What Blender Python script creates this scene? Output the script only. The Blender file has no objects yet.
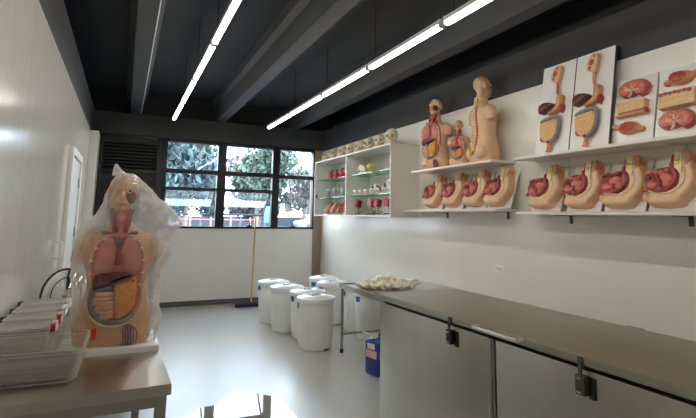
import bpy, bmesh, math, random
from mathutils import Vector, Matrix, Euler, noise
random.seed(11)
S = bpy.context.scene
COL = S.collection
PI = math.pi
def V(*a): return Vector(a)
def lin(c):
    c = c / 255.0
    return c / 12.92 if c <= 0.04045 else ((c + 0.055) / 1.055) ** 2.4
def rgb(r, g, b): return (lin(r), lin(g), lin(b), 1.0)

# ------------------------------------------------------------------ materials
def mat(name, col, rough=0.5, metal=0.0, var=0.0, vscale=8.0, bump=0.0, bscale=30.0, stretch=(1, 1, 1), spec=0.5, col2=None, coat=0.0, rvar=0.0):
    m = bpy.data.materials.new(name); m.use_nodes = True
    nt = m.node_tree; N = nt.nodes; L = nt.links
    b = N['Principled BSDF']
    b.inputs['Roughness'].default_value = rough
    b.inputs['Metallic'].default_value = metal
    b.inputs['Specular IOR Level'].default_value = spec
    b.inputs['Coat Weight'].default_value = coat
    b.inputs['Base Color'].default_value = col
    if var or bump or col2 or rvar:
        tc = N.new('ShaderNodeTexCoord'); mp = N.new('ShaderNodeMapping')
        mp.inputs['Scale'].default_value = stretch
        L.new(tc.outputs['Object'], mp.inputs['Vector'])
    if var or col2 or rvar:
        nz = N.new('ShaderNodeTexNoise'); nz.inputs['Scale'].default_value = vscale; nz.inputs['Detail'].default_value = 4
        L.new(mp.outputs['Vector'], nz.inputs['Vector'])
    if var or col2:
        rp = N.new('ShaderNodeValToRGB')
        rp.color_ramp.elements[0].position = 0.36; rp.color_ramp.elements[1].position = 0.64
        if col2 is None:
            rp.color_ramp.elements[0].color = tuple(c * (1 - var) for c in col[:3]) + (1,)
            rp.color_ramp.elements[1].color = tuple(min(1, c * (1 + var)) for c in col[:3]) + (1,)
        else:
            rp.color_ramp.elements[0].color = col; rp.color_ramp.elements[1].color = col2
        L.new(nz.outputs['Fac'], rp.inputs['Fac']); L.new(rp.outputs['Color'], b.inputs['Base Color'])
    if rvar:
        mr = N.new('ShaderNodeMapRange'); mr.inputs['To Min'].default_value = max(0.02, rough - rvar); mr.inputs['To Max'].default_value = rough + rvar
        mr.inputs['From Min'].default_value = 0.3; mr.inputs['From Max'].default_value = 0.7
        L.new(nz.outputs['Fac'], mr.inputs['Value']); L.new(mr.outputs['Result'], b.inputs['Roughness'])
    if bump:
        n2 = N.new('ShaderNodeTexNoise'); n2.inputs['Scale'].default_value = bscale; n2.inputs['Detail'].default_value = 3
        L.new(mp.outputs['Vector'], n2.inputs['Vector'])
        bp = N.new('ShaderNodeBump'); bp.inputs['Strength'].default_value = bump; bp.inputs['Distance'].default_value = 0.02
        L.new(n2.outputs['Fac'], bp.inputs['Height']); L.new(bp.outputs['Normal'], b.inputs['Normal'])
    return m
def emis(name, col, s):
    m = bpy.data.materials.new(name); m.use_nodes = True
    nt = m.node_tree; nt.nodes.clear()
    e = nt.nodes.new('ShaderNodeEmission'); o = nt.nodes.new('ShaderNodeOutputMaterial')
    e.inputs['Color'].default_value = col; e.inputs['Strength'].default_value = s
    nt.links.new(e.outputs[0], o.inputs[0]); return m
def film(name, tint, base, edge, rough=0.08, crease=0.0, cscale=6.0, white=(0.85, 0.87, 0.88, 1), gloss=0.5, haze=None):
    """thin see-through sheet: clear film mixed with a milky, glossy one; more of it at grazing angles and along creases"""
    m = bpy.data.materials.new(name); m.use_nodes = True
    nt = m.node_tree; N = nt.nodes; L = nt.links; N.clear()
    out = N.new('ShaderNodeOutputMaterial'); mix = N.new('ShaderNodeMixShader')
    tr = N.new('ShaderNodeBsdfTransparent'); tr.inputs[0].default_value = tint
    gl = N.new('ShaderNodeBsdfGlossy'); gl.inputs['Roughness'].default_value = rough; gl.inputs['Color'].default_value = (1, 1, 1, 1)
    df = N.new('ShaderNodeBsdfDiffuse'); df.inputs[0].default_value = white
    tl = N.new('ShaderNodeBsdfTranslucent'); tl.inputs[0].default_value = white
    m1 = N.new('ShaderNodeMixShader'); m1.inputs[0].default_value = 0.5
    L.new(df.outputs[0], m1.inputs[1]); L.new(tl.outputs[0], m1.inputs[2])
    m2 = N.new('ShaderNodeMixShader'); m2.inputs[0].default_value = gloss
    L.new(m1.outputs[0], m2.inputs[1]); L.new(gl.outputs[0], m2.inputs[2])
    lw = N.new('ShaderNodeLayerWeight'); lw.inputs['Blend'].default_value = 0.35
    mr = N.new('ShaderNodeMapRange'); mr.inputs['To Min'].default_value = base; mr.inputs['To Max'].default_value = edge
    L.new(lw.outputs['Facing'], mr.inputs['Value'])
    fac = mr.outputs['Result']
    if crease:
        tc = N.new('ShaderNodeTexCoord')
        nz = N.new('ShaderNodeTexNoise'); nz.inputs['Scale'].default_value = cscale; nz.inputs['Detail'].default_value = 3; nz.inputs['Distortion'].default_value = 1.2
        L.new(tc.outputs['Object'], nz.inputs['Vector'])
        r2 = N.new('ShaderNodeMapRange'); r2.inputs['From Min'].default_value = 0.42; r2.inputs['From Max'].default_value = 0.8
        r2.inputs['To Max'].default_value = crease
        L.new(nz.outputs['Fac'], r2.inputs['Value'])
        if haze:   # the film is clearer where it clings and milkier where it hangs free and folds
            at = N.new('ShaderNodeAttribute'); at.attribute_name = 'haze'
            mu = N.new('ShaderNodeMath'); mu.operation = 'MULTIPLY'; L.new(r2.outputs['Result'], mu.inputs[0]); L.new(at.outputs['Fac'], mu.inputs[1])
            a2 = N.new('ShaderNodeMath'); a2.operation = 'MULTIPLY_ADD'; a2.inputs[1].default_value = haze; L.new(at.outputs['Fac'], a2.inputs[0]); L.new(fac, a2.inputs[2]); fac = a2.outputs[0]
            r2 = mu
        ad = N.new('ShaderNodeMath'); ad.operation = 'ADD'; ad.use_clamp = True
        L.new(fac, ad.inputs[0]); L.new(r2.outputs[0], ad.inputs[1]); fac = ad.outputs[0]
    L.new(fac, mix.inputs[0]); L.new(tr.outputs[0], mix.inputs[1]); L.new(m2.outputs[0], mix.inputs[2])
    L.new(mix.outputs[0], out.inputs[0]); return m
def pane_mat(name, tint, lo=0.05, hi=0.9):
    m = bpy.data.materials.new(name); m.use_nodes = True
    nt = m.node_tree; N = nt.nodes; L = nt.links; N.clear()
    out = N.new('ShaderNodeOutputMaterial'); mix = N.new('ShaderNodeMixShader')
    tr = N.new('ShaderNodeBsdfTransparent'); tr.inputs[0].default_value = tint
    gl = N.new('ShaderNodeBsdfGlossy'); gl.inputs['Roughness'].default_value = 0.01
    lw = N.new('ShaderNodeLayerWeight'); lw.inputs['Blend'].default_value = 0.5
    pw = N.new('ShaderNodeMath'); pw.operation = 'POWER'; pw.inputs[1].default_value = 5.0
    ma = N.new('ShaderNodeMath'); ma.operation = 'MULTIPLY_ADD'; ma.inputs[1].default_value = hi; ma.inputs[2].default_value = lo
    L.new(lw.outputs['Facing'], pw.inputs[0]); L.new(pw.outputs[0], ma.inputs[0]); L.new(ma.outputs[0], mix.inputs[0]); L.new(tr.outputs[0], mix.inputs[1]); L.new(gl.outputs[0], mix.inputs[2])
    L.new(mix.outputs[0], out.inputs[0]); return m

M = {}
def panel_wall():
    m = mat('glossy_white_panel', rgb(224, 221, 212), 0.16, var=0.03, vscale=3, stretch=(1, 6, 0.15), bump=0.05, bscale=3)
    return m
M['wall_right'] = mat('white_gloss_paint', rgb(228, 223, 213), 0.2, var=0.012, vscale=2, bump=0.03, bscale=5, stretch=(1, 1, 0.3))
M['wall_left'] = panel_wall()
M['wall_far'] = mat('white_paint', rgb(238, 236, 231), 0.5, var=0.015, vscale=2)
M['white_trim'] = mat('white_trim_paint', rgb(232, 230, 224), 0.35)
M['black_paint'] = mat('black_ceiling_paint', rgb(52, 53, 56), 0.6, var=0.1, vscale=2)
M['beam'] = mat('dark_concrete_paint', rgb(57, 58, 61), 0.6, var=0.12, vscale=3, stretch=(1, 0.2, 1))
M['slab'] = mat('black_slab', rgb(40, 41, 44), 0.7, var=0.1, vscale=1.5)
M['black_metal'] = mat('black_window_metal', rgb(24, 25, 28), 0.4)
M['black_door'] = mat('black_door_paint', rgb(26, 27, 29), 0.5)
M['wood'] = mat('brown_wood', rgb(150, 128, 108), 0.5, var=0.15, vscale=6, stretch=(8, 8, 0.6))
M['base'] = mat('grey_skirting', rgb(92, 92, 92), 0.5, var=0.1, vscale=5)
M['white_lam'] = mat('white_laminate', rgb(228, 224, 216), 0.35)
M['board'] = mat('white_board', rgb(233, 230, 226), 0.3)
M['board_edge'] = mat('dark_board_edge', rgb(70, 68, 66), 0.6)
M['skin'] = mat('model_skin', rgb(222, 180, 142), 0.42, var=0.05, vscale=9)
M['skin_tan'] = mat('model_skin_tan', rgb(214, 165, 120), 0.42, var=0.06, vscale=9)
M['skin_pale'] = mat('model_cut_skin', rgb(229, 198, 158), 0.45, var=0.06, vscale=12)
M['fat'] = mat('fat_yellow', rgb(226, 200, 130), 0.5, var=0.1, vscale=40, bump=0.2, bscale=60)
M['lung'] = mat('lung_pink', rgb(206, 128, 112), 0.4, var=0.1, vscale=20)
M['lung_in'] = mat('lung_inner', rgb(196, 106, 92), 0.4, var=0.14, vscale=26)
M['liver'] = mat('liver_brown', rgb(92, 40, 38), 0.3, var=0.12, vscale=12)
M['stomach'] = mat('omentum_orange', rgb(214, 146, 74), 0.45, var=0.12, vscale=22, bump=0.25, bscale=45)
M['stomach_tan'] = mat('stomach_tan', rgb(205, 138, 98), 0.4, var=0.1, vscale=14)
M['gut'] = mat('small_bowel', rgb(218, 162, 128), 0.4, var=0.12, vscale=30)
M['gut_yellow'] = mat('small_bowel_yellow', rgb(216, 170, 112), 0.4, var=0.14, vscale=60, bump=0.5, bscale=55)
M['colon'] = mat('colon_grey', rgb(128, 122, 122), 0.42, var=0.1, vscale=18)
M['muscle'] = mat('muscle_red', rgb(166, 62, 52), 0.4, var=0.18, vscale=18)
M['muscle_pink'] = mat('muscle_pink', rgb(200, 104, 92), 0.4, var=0.2, vscale=22)
M['maroon'] = mat('dark_red', rgb(112, 40, 40), 0.35, var=0.2, vscale=20)
M['vein'] = mat('vein_blue', rgb(92, 88, 108), 0.35)
M['artery'] = mat('artery_red', rgb(158, 54, 50), 0.35)
M['bone'] = mat('bone_cream', rgb(222, 210, 180), 0.5, var=0.1, vscale=18)
M['old_bone'] = mat('old_bone', rgb(224, 212, 184), 0.55, var=0.14, vscale=26, bump=0.3, bscale=40)
M['dark_hole'] = mat('dark_socket', rgb(150, 132, 106), 0.7)
M['nerve'] = mat('nerve_yellow', rgb(226, 190, 74), 0.4)
M['disc'] = mat('spine_green_grey', rgb(150, 160, 120), 0.45, var=0.2, vscale=30)
M['kidney'] = mat('kidney_red', rgb(172, 84, 74), 0.35, var=0.2, vscale=24)
M['kidney_in'] = mat('kidney_inner', rgb(212, 128, 108), 0.35, vscale=40, col2=rgb(186, 86, 76))
M['calyx'] = mat('calyx_cream', rgb(224, 184, 148), 0.4, var=0.12, vscale=30)
M['skinblock'] = mat('skin_block_tan', rgb(220, 180, 132), 0.45, var=0.1, vscale=12, stretch=(1, 1, 4))
M['orange_flesh'] = mat('orange_flesh', rgb(196, 106, 66), 0.4, col2=rgb(168, 66, 48), vscale=34)
M['red'] = mat('bright_red', rgb(196, 40, 48), 0.3, var=0.15, vscale=20)
M['pink'] = mat('gum_pink', rgb(214, 96, 104), 0.35, var=0.1, vscale=20)
M['white_pl'] = mat('white_model_plastic', rgb(236, 232, 224), 0.35)
M['yellow_green'] = mat('yellow_green_brain', rgb(190, 186, 92), 0.4, var=0.15, vscale=30)
M['iris'] = mat('iris_dark', rgb(50, 46, 54), 0.2)
M['flesh'] = mat('flesh_orange', rgb(216, 164, 134), 0.42, var=0.16, vscale=22)
M['stand'] = mat('dark_stand', rgb(74, 70, 74), 0.4)
M['barrel'] = mat('white_barrel_plastic', rgb(243, 243, 239), 0.38, var=0.02, vscale=5)
M['lid'] = mat('white_lid_plastic', rgb(245, 247, 249), 0.3)
M['blue_label'] = mat('blue_label', rgb(36, 104, 168), 0.45)
M['blue_can'] = mat('blue_can_plastic', rgb(34, 66, 140), 0.35, var=0.06, vscale=8)
M['pink_label'] = mat('pink_paper_label', rgb(228, 180, 176), 0.6, var=0.05, vscale=14)
M['broom_wood'] = mat('yellow_broom_handle', rgb(206, 168, 92), 0.45)
M['purple'] = mat('purple_broom_plastic', rgb(58, 46, 88), 0.5)
M['bristle'] = mat('broom_bristle', rgb(52, 44, 66), 0.8, bump=0.6, bscale=120, stretch=(6, 6, 0.4))
M['steel'] = mat('brushed_steel', rgb(184, 181, 165), 0.4, metal=1.0, var=0.05, vscale=2.5, stretch=(1.5, 0.8, 1))
M['steel_front'] = mat('steel_front', rgb(204, 200, 188), 0.34, metal=1.0, var=0.05, vscale=2.2, bump=0.22, bscale=2.0)
M['steel_table'] = mat('steel_table_top', rgb(186, 180, 170), 0.3, metal=1.0, var=0.03, vscale=2.5)
M['steel_tube'] = mat('steel_tube', rgb(170, 166, 158), 0.35, metal=1.0)
M['handle'] = mat('satin_handle', rgb(206, 202, 192), 0.38, metal=0.8)
M['chrome'] = mat('chrome', rgb(222, 222, 222), 0.1, metal=1.0)
M['rubber'] = mat('black_rubber', rgb(26, 26, 26), 0.6)
M['gap'] = mat('dark_gap', rgb(14, 13, 12), 0.8)
M['lock_black'] = mat('black_lock', rgb(30, 29, 27), 0.45)
M['lock_grey'] = mat('grey_lock', rgb(84, 86, 82), 0.4, metal=0.4)
M['cloth'] = mat('cream_cloth', rgb(248, 240, 220), 0.7, var=0.06, vscale=16, bump=0.4, bscale=30)
M['fixture'] = mat('white_fixture', rgb(210, 210, 210), 0.4)
M['wire'] = mat('black_wire', rgb(20, 20, 20), 0.6)
M['outlet'] = mat('outlet_plastic', rgb(232, 228, 218), 0.35)
M['red_latch'] = mat('red_latch', rgb(214, 44, 40), 0.35)
M['grey_tools'] = mat('grey_tools', rgb(96, 98, 98), 0.4, metal=0.3, var=0.2, vscale=20)
M['clear_box'] = film('clear_tub_plastic', (0.92, 0.91, 0.88, 1), 0.2, 0.72, 0.2, white=(0.86, 0.84, 0.78, 1), gloss=0.12)
M['clear_lid'] = film('clear_lid_plastic', (0.9, 0.9, 0.88, 1), 0.5, 0.85, 0.22, white=(0.72, 0.70, 0.65, 1), gloss=0.25)
M['bag'] = film('clear_bag_film', (0.97, 0.975, 0.98, 1), 0.05, 0.42, 0.14, crease=0.4, cscale=7.0, white=(0.95, 0.96, 0.97, 1), gloss=0.14, haze=0.3)
M['glass'] = pane_mat('window_glass', (0.93, 0.97, 0.98, 1))
M['glass_sash'] = pane_mat('sash_glass', (0.86, 0.93, 0.97, 1))
M['shelf_glass'] = film('green_shelf_glass', (0.82, 0.95, 0.9, 1), 0.08, 0.5, 0.05, white=(0.25, 0.42, 0.36, 1), gloss=0.4)
M['clear_model'] = film('clear_acrylic', (0.9, 0.93, 0.93, 1), 0.22, 0.8, 0.06, white=(0.6, 0.62, 0.62, 1), gloss=0.4)
M['tube'] = emis('lamp_white', (1.0, 0.96, 0.88, 1), 27.0)
M['leaf'] = mat('leaf_green', rgb(42, 60, 54), 0.6, col2=rgb(72, 92, 78), vscale=0.8)
M['leaf_blue'] = mat('leaf_bluegreen', rgb(36, 56, 62), 0.6, col2=rgb(68, 90, 94), vscale=0.8)
M['leaf_pale'] = mat('leaf_pale', rgb(98, 116, 94), 0.6, col2=rgb(130, 142, 120), vscale=0.8)
M['leaf_mauve'] = mat('leaf_mauve', rgb(84, 86, 88), 0.6, col2=rgb(118, 112, 114), vscale=0.8)
M['bark'] = mat('bark', rgb(110, 100, 90), 0.8, var=0.2, vscale=6)
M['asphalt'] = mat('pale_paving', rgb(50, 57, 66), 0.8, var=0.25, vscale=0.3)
M['fence_red'] = mat('red_fence', rgb(150, 92, 92), 0.5)
M['sign_blue'] = mat('blue_panel', rgb(64, 104, 150), 0.5)
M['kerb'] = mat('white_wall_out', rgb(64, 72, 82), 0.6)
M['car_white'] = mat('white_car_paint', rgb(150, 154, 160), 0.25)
M['car_glass'] = mat('car_glass', rgb(40, 48, 56), 0.1)

# floor: smooth polished concrete
def floor_mat():
    m = bpy.data.materials.new('polished_concrete'); m.use_nodes = True
    nt = m.node_tree; N = nt.nodes; L = nt.links; b = N['Principled BSDF']
    tc = N.new('ShaderNodeTexCoord')
    n1 = N.new('ShaderNodeTexNoise'); n1.inputs['Scale'].default_value = 1.3; n1.inputs['Detail'].default_value = 5
    L.new(tc.outputs['Object'], n1.inputs['Vector'])
    rp = N.new('ShaderNodeValToRGB')
    rp.color_ramp.elements[0].position = 0.3; rp.color_ramp.elements[0].color = rgb(180, 177, 172)
    rp.color_ramp.elements[1].position = 0.7; rp.color_ramp.elements[1].color = rgb(188, 185, 180)
    L.new(n1.outputs['Fac'], rp.inputs['Fac']); L.new(rp.outputs['Color'], b.inputs['Base Color'])
    n2 = N.new('ShaderNodeTexNoise'); n2.inputs['Scale'].default_value = 2.6; n2.inputs['Detail'].default_value = 4
    L.new(tc.outputs['Object'], n2.inputs['Vector'])
    mr = N.new('ShaderNodeMapRange'); mr.inputs['From Min'].default_value = 0.3; mr.inputs['From Max'].default_value = 0.7
    mr.inputs['To Min'].default_value = 0.31; mr.inputs['To Max'].default_value = 0.37
    L.new(n2.outputs['Fac'], mr.inputs['Value']); L.new(mr.outputs['Result'], b.inputs['Roughness'])
    n3 = N.new('ShaderNodeTexNoise'); n3.inputs['Scale'].default_value = 5; L.new(tc.outputs['Object'], n3.inputs['Vector'])
    bp = N.new('ShaderNodeBump'); bp.inputs['Strength'].default_value = 0.03; bp.inputs['Distance'].default_value = 0.01
    L.new(n3.outputs['Fac'], bp.inputs['Height']); L.new(bp.outputs['Normal'], b.inputs['Normal'])
    return m
M['floor'] = floor_mat()
fb_ = M['floor'].node_tree.nodes['Principled BSDF']; fb_.inputs['Coat Weight'].default_value = 0.55; fb_.inputs['Coat Roughness'].default_value = 0.36; fb_.inputs['Specular IOR Level'].default_value = 0.6
M['water'] = mat('standing_water', rgb(150, 148, 142), 0.015, spec=0.5)

# ------------------------------------------------------------------ mesh helpers
class MB:
    def __init__(self): self.bm = bmesh.new()
    def box(self, c, s, rot=None, bevel=0.0, seg=2):
        mt = Matrix.Translation(Vector(c)) @ (Euler(rot).to_matrix().to_4x4() if rot else Matrix()) @ Matrix.Diagonal((s[0], s[1], s[2], 1))
        r = bmesh.ops.create_cube(self.bm, size=1.0, matrix=mt)
        if bevel:
            es = list({e for v in r['verts'] for e in v.link_edges})
            bmesh.ops.bevel(self.bm, geom=es, offset=bevel, segments=seg, affect='EDGES', profile=0.6)
        return self
    def b2(self, x0, x1, y0, y1, z0, z1, bevel=0.0):
        return self.box(((x0 + x1) / 2, (y0 + y1) / 2, (z0 + z1) / 2), (abs(x1 - x0), abs(y1 - y0), abs(z1 - z0)), None, bevel)
    def ell(self, c, r, rot=None, u=20, v=12):
        mt = Matrix.Translation(Vector(c)) @ (Euler(rot).to_matrix().to_4x4() if rot else Matrix()) @ Matrix.Diagonal((r[0], r[1], r[2], 1))
        bmesh.ops.create_uvsphere(self.bm, u_segments=u, v_segments=v, radius=1.0, matrix=mt); return self
    def ring_loft(self, rings, cap=True):
        vs = [[self.bm.verts.new(p) for p in r] for r in rings]
        n = len(vs[0])
        for a, b in zip(vs, vs[1:]):
            for i in range(n):
                self.bm.faces.new((a[i], a[(i + 1) % n], b[(i + 1) % n], b[i]))
        if cap:
            self.bm.faces.new(list(reversed(vs[0]))); self.bm.faces.new(vs[-1])
        return self
    def tube(self, pts, r, seg=10, closed=False):
        pts = [Vector(p) for p in pts]; n = len(pts)
        rr = r if isinstance(r, (list, tuple)) else [r] * n
        rings = []; prev = None
        for i, p in enumerate(pts):
            if closed: t = (pts[(i + 1) % n] - pts[i - 1]).normalized()
            else: t = (pts[min(i + 1, n - 1)] - pts[max(i - 1, 0)]).normalized()
            if prev is None:
                a = Vector((0, 0, 1)) if abs(t.z) < 0.9 else Vector((1, 0, 0))
                prev = t.cross(a).normalized()
            prev = (prev - t * prev.dot(t)).normalized(); bi = t.cross(prev)
            rings.append([p + (prev * math.cos(2 * PI * k / seg) + bi * math.sin(2 * PI * k / seg)) * rr[i] for k in range(seg)])
        if closed:
            rings.append(rings[0]); vs = [[self.bm.verts.new(q) for q in r_] for r_ in rings[:-1]]; vs.append(vs[0])
            for a, b in zip(vs, vs[1:]):
                for i in range(seg): self.bm.faces.new((a[i], a[(i + 1) % seg], b[(i + 1) % seg], b[i]))
            return self
        return self.ring_loft(rings)
    def lathe(self, prof, seg=32, c=(0, 0, 0)):
        c = Vector(c)
        rings = [[c + Vector((max(r, 1e-4) * math.cos(2 * PI * k / seg), max(r, 1e-4) * math.sin(2 * PI * k / seg), z)) for k in range(seg)] for r, z in prof]
        return self.ring_loft(rings)
    def sections(self, secs, seg=28, p=2.3):
        """secs: (z, half width x, half depth y, centre x, centre y)"""
        rings = []
        for z, hx, hy, cx, cy in secs:
            ring = []
            for k in range(seg):
                a = 2 * PI * k / seg; ca, sa = math.cos(a), math.sin(a)
                ring.append(Vector((cx + hx * math.copysign(abs(ca) ** (2 / p), ca), cy + hy * math.copysign(abs(sa) ** (2 / p), sa), z)))
            rings.append(ring)
        return self.ring_loft(rings)
    def prism(self, out, y0, y1, bevel=0.0, seg=3):
        """outline in x,z; thickness from y0 (front) to y1 (back)"""
        f = [self.bm.verts.new((x, y0, z)) for x, z in out]; b = [self.bm.verts.new((x, y1, z)) for x, z in out]
        n = len(out)
        fa = self.bm.faces.new(f); fb = self.bm.faces.new(list(reversed(b)))
        for i in range(n): self.bm.faces.new((f[i], b[i], b[(i + 1) % n], f[(i + 1) % n]))
        bmesh.ops.recalc_face_normals(self.bm, faces=self.bm.faces)
        if bevel:
            es = [self.bm.edges.get((f[i], f[(i + 1) % n])) for i in range(n)]
            bmesh.ops.bevel(self.bm, geom=es, offset=bevel, segments=seg, affect='EDGES', profile=0.5)
        return self
    def jitter(self, amp, scale, seed=0.0):
        self.bm.normal_update()
        for v in self.bm.verts:
            v.co += v.normal * amp * noise.noise(v.co * scale + Vector((seed, seed * 2, 0)))
        return self
    def mesh(self, name, sharp=35):
        bmesh.ops.recalc_face_normals(self.bm, faces=self.bm.faces)
        me = bpy.data.meshes.new(name); self.bm.to_mesh(me); self.bm.free()
        for p in me.polygons: p.use_smooth = True
        me.set_sharp_from_angle(angle=math.radians(sharp))
        return me
    def build(self, name, m, parent=None, sharp=35, loc=None):
        o = bpy.data.objects.new(name, self.mesh(name, sharp)); COL.objects.link(o)
        o.data.materials.append(m)
        if parent is not None: o.parent = parent
        if loc is not None: o.location = loc
        return o
    def fuse(self, name, m, parent=None, voxel=0.008, smooth=6, sharp=70):
        """melts the overlapping shapes into one continuous surface"""
        me = bpy.data.meshes.new('raw'); bmesh.ops.recalc_face_normals(self.bm, faces=self.bm.faces)
        self.bm.to_mesh(me); self.bm.free()
        t = bpy.data.objects.new('raw', me); COL.objects.link(t)
        r = t.modifiers.new('r', 'REMESH'); r.mode = 'VOXEL'; r.voxel_size = voxel
        s = t.modifiers.new('s', 'SMOOTH'); s.factor = 0.5; s.iterations = smooth
        dg = bpy.context.evaluated_depsgraph_get()
        me2 = bpy.data.meshes.new_from_object(t.evaluated_get(dg)); me2.name = name
        bpy.data.objects.remove(t); bpy.data.meshes.remove(me)
        for p in me2.polygons: p.use_smooth = True
        me2.materials.clear(); me2.materials.append(m)
        o = bpy.data.objects.new(name, me2); COL.objects.link(o)
        if parent is not None: o.parent = parent
        return o

def tag(o, label=None, cat=None, group=None, kind=None):
    if label: o['label'] = label
    if cat: o['category'] = cat
    if group: o['group'] = group
    if kind: o['kind'] = kind
    return o
def empty(name, loc, rot=(0, 0, 0), label=None, cat=None, group=None):
    o = bpy.data.objects.new(name, None); COL.objects.link(o)
    o.location = loc; o.rotation_euler = rot; o.empty_display_size = 0.1
    return tag(o, label, cat, group)
def dup(root, loc, rot=None, label=None, group=None, scale=None):
    r = root.copy(); COL.objects.link(r); r.location = loc
    if rot is not None: r.rotation_euler = rot
    if scale is not None: r.scale = scale
    if label: r['label'] = label
    if group: r['group'] = group
    def rec(src, dst):
        for ch in list(src.children):
            c = ch.copy(); COL.objects.link(c); c.parent = dst; rec(ch, c)
    rec(root, r); return r
def struct(o, label=None):
    o['kind'] = 'structure'
    if label: o['label'] = label
    return o
def part(o, label): o['label'] = label; return o

def smooth_outline(pts, n=4):
    out = []; k = len(pts)
    for i in range(k):
        p0, p1, p2, p3 = (Vector(pts[(i + j - 1) % k]) for j in range(4))
        for s in range(n):
            t = s / n
            q = 0.5 * ((2 * p1) + (-p0 + p2) * t + (2 * p0 - 5 * p1 + 4 * p2 - p3) * t * t + (-p0 + 3 * p1 - 3 * p2 + p3) * t ** 3)
            out.append((q.x, q.y))
    return out
def spline(pts, n=6):
    pts = [Vector(p) for p in pts]; out = []
    for i in range(len(pts) - 1):
        p0 = pts[max(i - 1, 0)]; p1 = pts[i]; p2 = pts[i + 1]; p3 = pts[min(i + 2, len(pts) - 1)]
        for s in range(n):
            t = s / n
            out.append(0.5 * ((2 * p1) + (-p0 + p2) * t + (2 * p0 - 5 * p1 + 4 * p2 - p3) * t * t + (-p0 + 3 * p1 - 3 * p2 + p3) * t ** 3))
    out.append(pts[-1]); return out

# ------------------------------------------------------------------ camera
YAW, PITCH, ROLL, FOC, CY = 0.4333, 0.13895, 0.01602, 477.26, 149.8
fw = V(math.sin(YAW) * math.cos(PITCH), math.cos(YAW) * math.cos(PITCH), math.sin(PITCH))
rt = V(math.cos(YAW), -math.sin(YAW), 0); up = rt.cross(fw)
r2 = rt * math.cos(ROLL) + up * math.sin(ROLL); u2 = -rt * math.sin(ROLL) + up * math.cos(ROLL)
cam = bpy.data.cameras.new('camera'); co = bpy.data.objects.new('camera', cam); COL.objects.link(co)
mw = Matrix.Identity(4)
for i in range(3): mw[i][0] = r2[i]; mw[i][1] = u2[i]; mw[i][2] = -fw[i]
mw[2][3] = 1.6
co.matrix_world = mw
cam.sensor_width = 36; cam.lens = FOC / 696 * 36; cam.shift_y = -(209 - CY) / 696
cam.clip_start = 0.02; cam.clip_end = 400
S.camera = co

# ------------------------------------------------------------------ room
XL, XR, YF, YN, ZW, ZB, ZS = -0.58, 3.61, 9.05, -2.6, 2.91, 3.32, 3.72
struct(MB().b2(XL - 0.4, XR + 0.5, YN - 0.2, YF + 0.25, -0.12, 0).build('floor', M['floor']))
# right wall
w = struct(MB().b2(XR, XR + 0.15, YN, YF + 0.25, 0, ZW).build('wall_right', M['wall_right']))
struct(MB().b2(XR - 0.004, XR + 0.15, YN, YF + 0.25, ZW, ZB).build('wall_right_band', M['black_paint']))
struct(MB().b2(XR + 0.3, XR + 0.42, YN, YF + 0.25, ZW, ZS).b2(XR + 0.1, XR + 0.35, YN, YF + 0.25, ZW, ZB - 0.05).build('wall_right_recess', M['slab']))
w = struct(MB().b2(XL - 0.15, XL, YN, YF + 0.25, 0, ZW).build('wall_left', M['wall_left']))
struct(MB().b2(XL - 0.15, XL + 0.004, YN, YF + 0.25, ZW, ZB).build('wall_left_band', M['black_paint']))
struct(MB().b2(XL - 0.42, XL - 0.3, YN, YF + 0.25, ZW, ZS).b2(XL - 0.35, XL - 0.1, YN, YF + 0.25, ZW, ZB - 0.05).build('wall_left_recess', M['slab']))
struct(MB().b2(XL - 0.15, XR + 0.15, YN - 0.15, YN, 0, ZS).build('wall_near', M['wall_far']))
# pilaster at the end of the left wall
struct(MB().b2(XL, -0.455, 8.4, YF, 0, 2.88, 0.004).build('trim_pilaster', M['white_trim']))
# far wall below the window, brown post, skirting
X0W = 0.53
struct(MB().b2(X0W, XR, YF, YF + 0.2, 0, 1.345).build('wall_far', M['wall_far']))
struct(MB().b2(X0W, XR, YF - 0.018, YF, 0, 0.085, 0.004).build('baseboard_far', M['base']))
struct(MB().b2(3.435, XR, YF - 0.03, YF + 0.2, 0.0, 2.93, 0.004).build('trim_1', M['wood']))
struct(MB().b2(XL, XR, YF - 0.06, YF + 0.25, 2.945, ZB, 0.004).build('beam_far', M['beam']))
struct(MB().b2(XL, XR, YF + 0.05, YF + 0.25, 2.9, 2.95).b2(XL - 0.4, XR + 0.45, YF + 0.15, YF + 0.3, ZB, ZS).build('lintel_far', M['slab']))
# ceiling slab and concrete ribs
struct(MB().b2(XL - 0.45, XR + 0.45, YN - 0.15, YF + 0.3, ZS, ZS + 0.15).build('ceiling', M['slab']))
def rib(xc, w_):
    a = w_ / 2
    prof = [(xc - a, ZB), (xc + a, ZB), (xc + a + 0.02, ZB + 0.24), (xc + a + 0.075, ZB + 0.29), (xc + a + 0.09, ZS + 0.01), (xc - a - 0.09, ZS + 0.01), (xc - a - 0.075, ZB + 0.29), (xc - a - 0.02, ZB + 0.24)]
    m = MB(); m.prism(prof, YN, YF + 0.2)
    return struct(m.build('beam', M['beam'], sharp=10))
for xc in (0.06, 1.515, 2.98): rib(xc, 0.165)
# thin white cable duct on first rib
struct(MB().tube([(0.148, YN, ZB + 0.012), (0.148, YF - 0.1, ZB + 0.012)], 0.006, 8).build('trim_conduit', M['fixture']))

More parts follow.
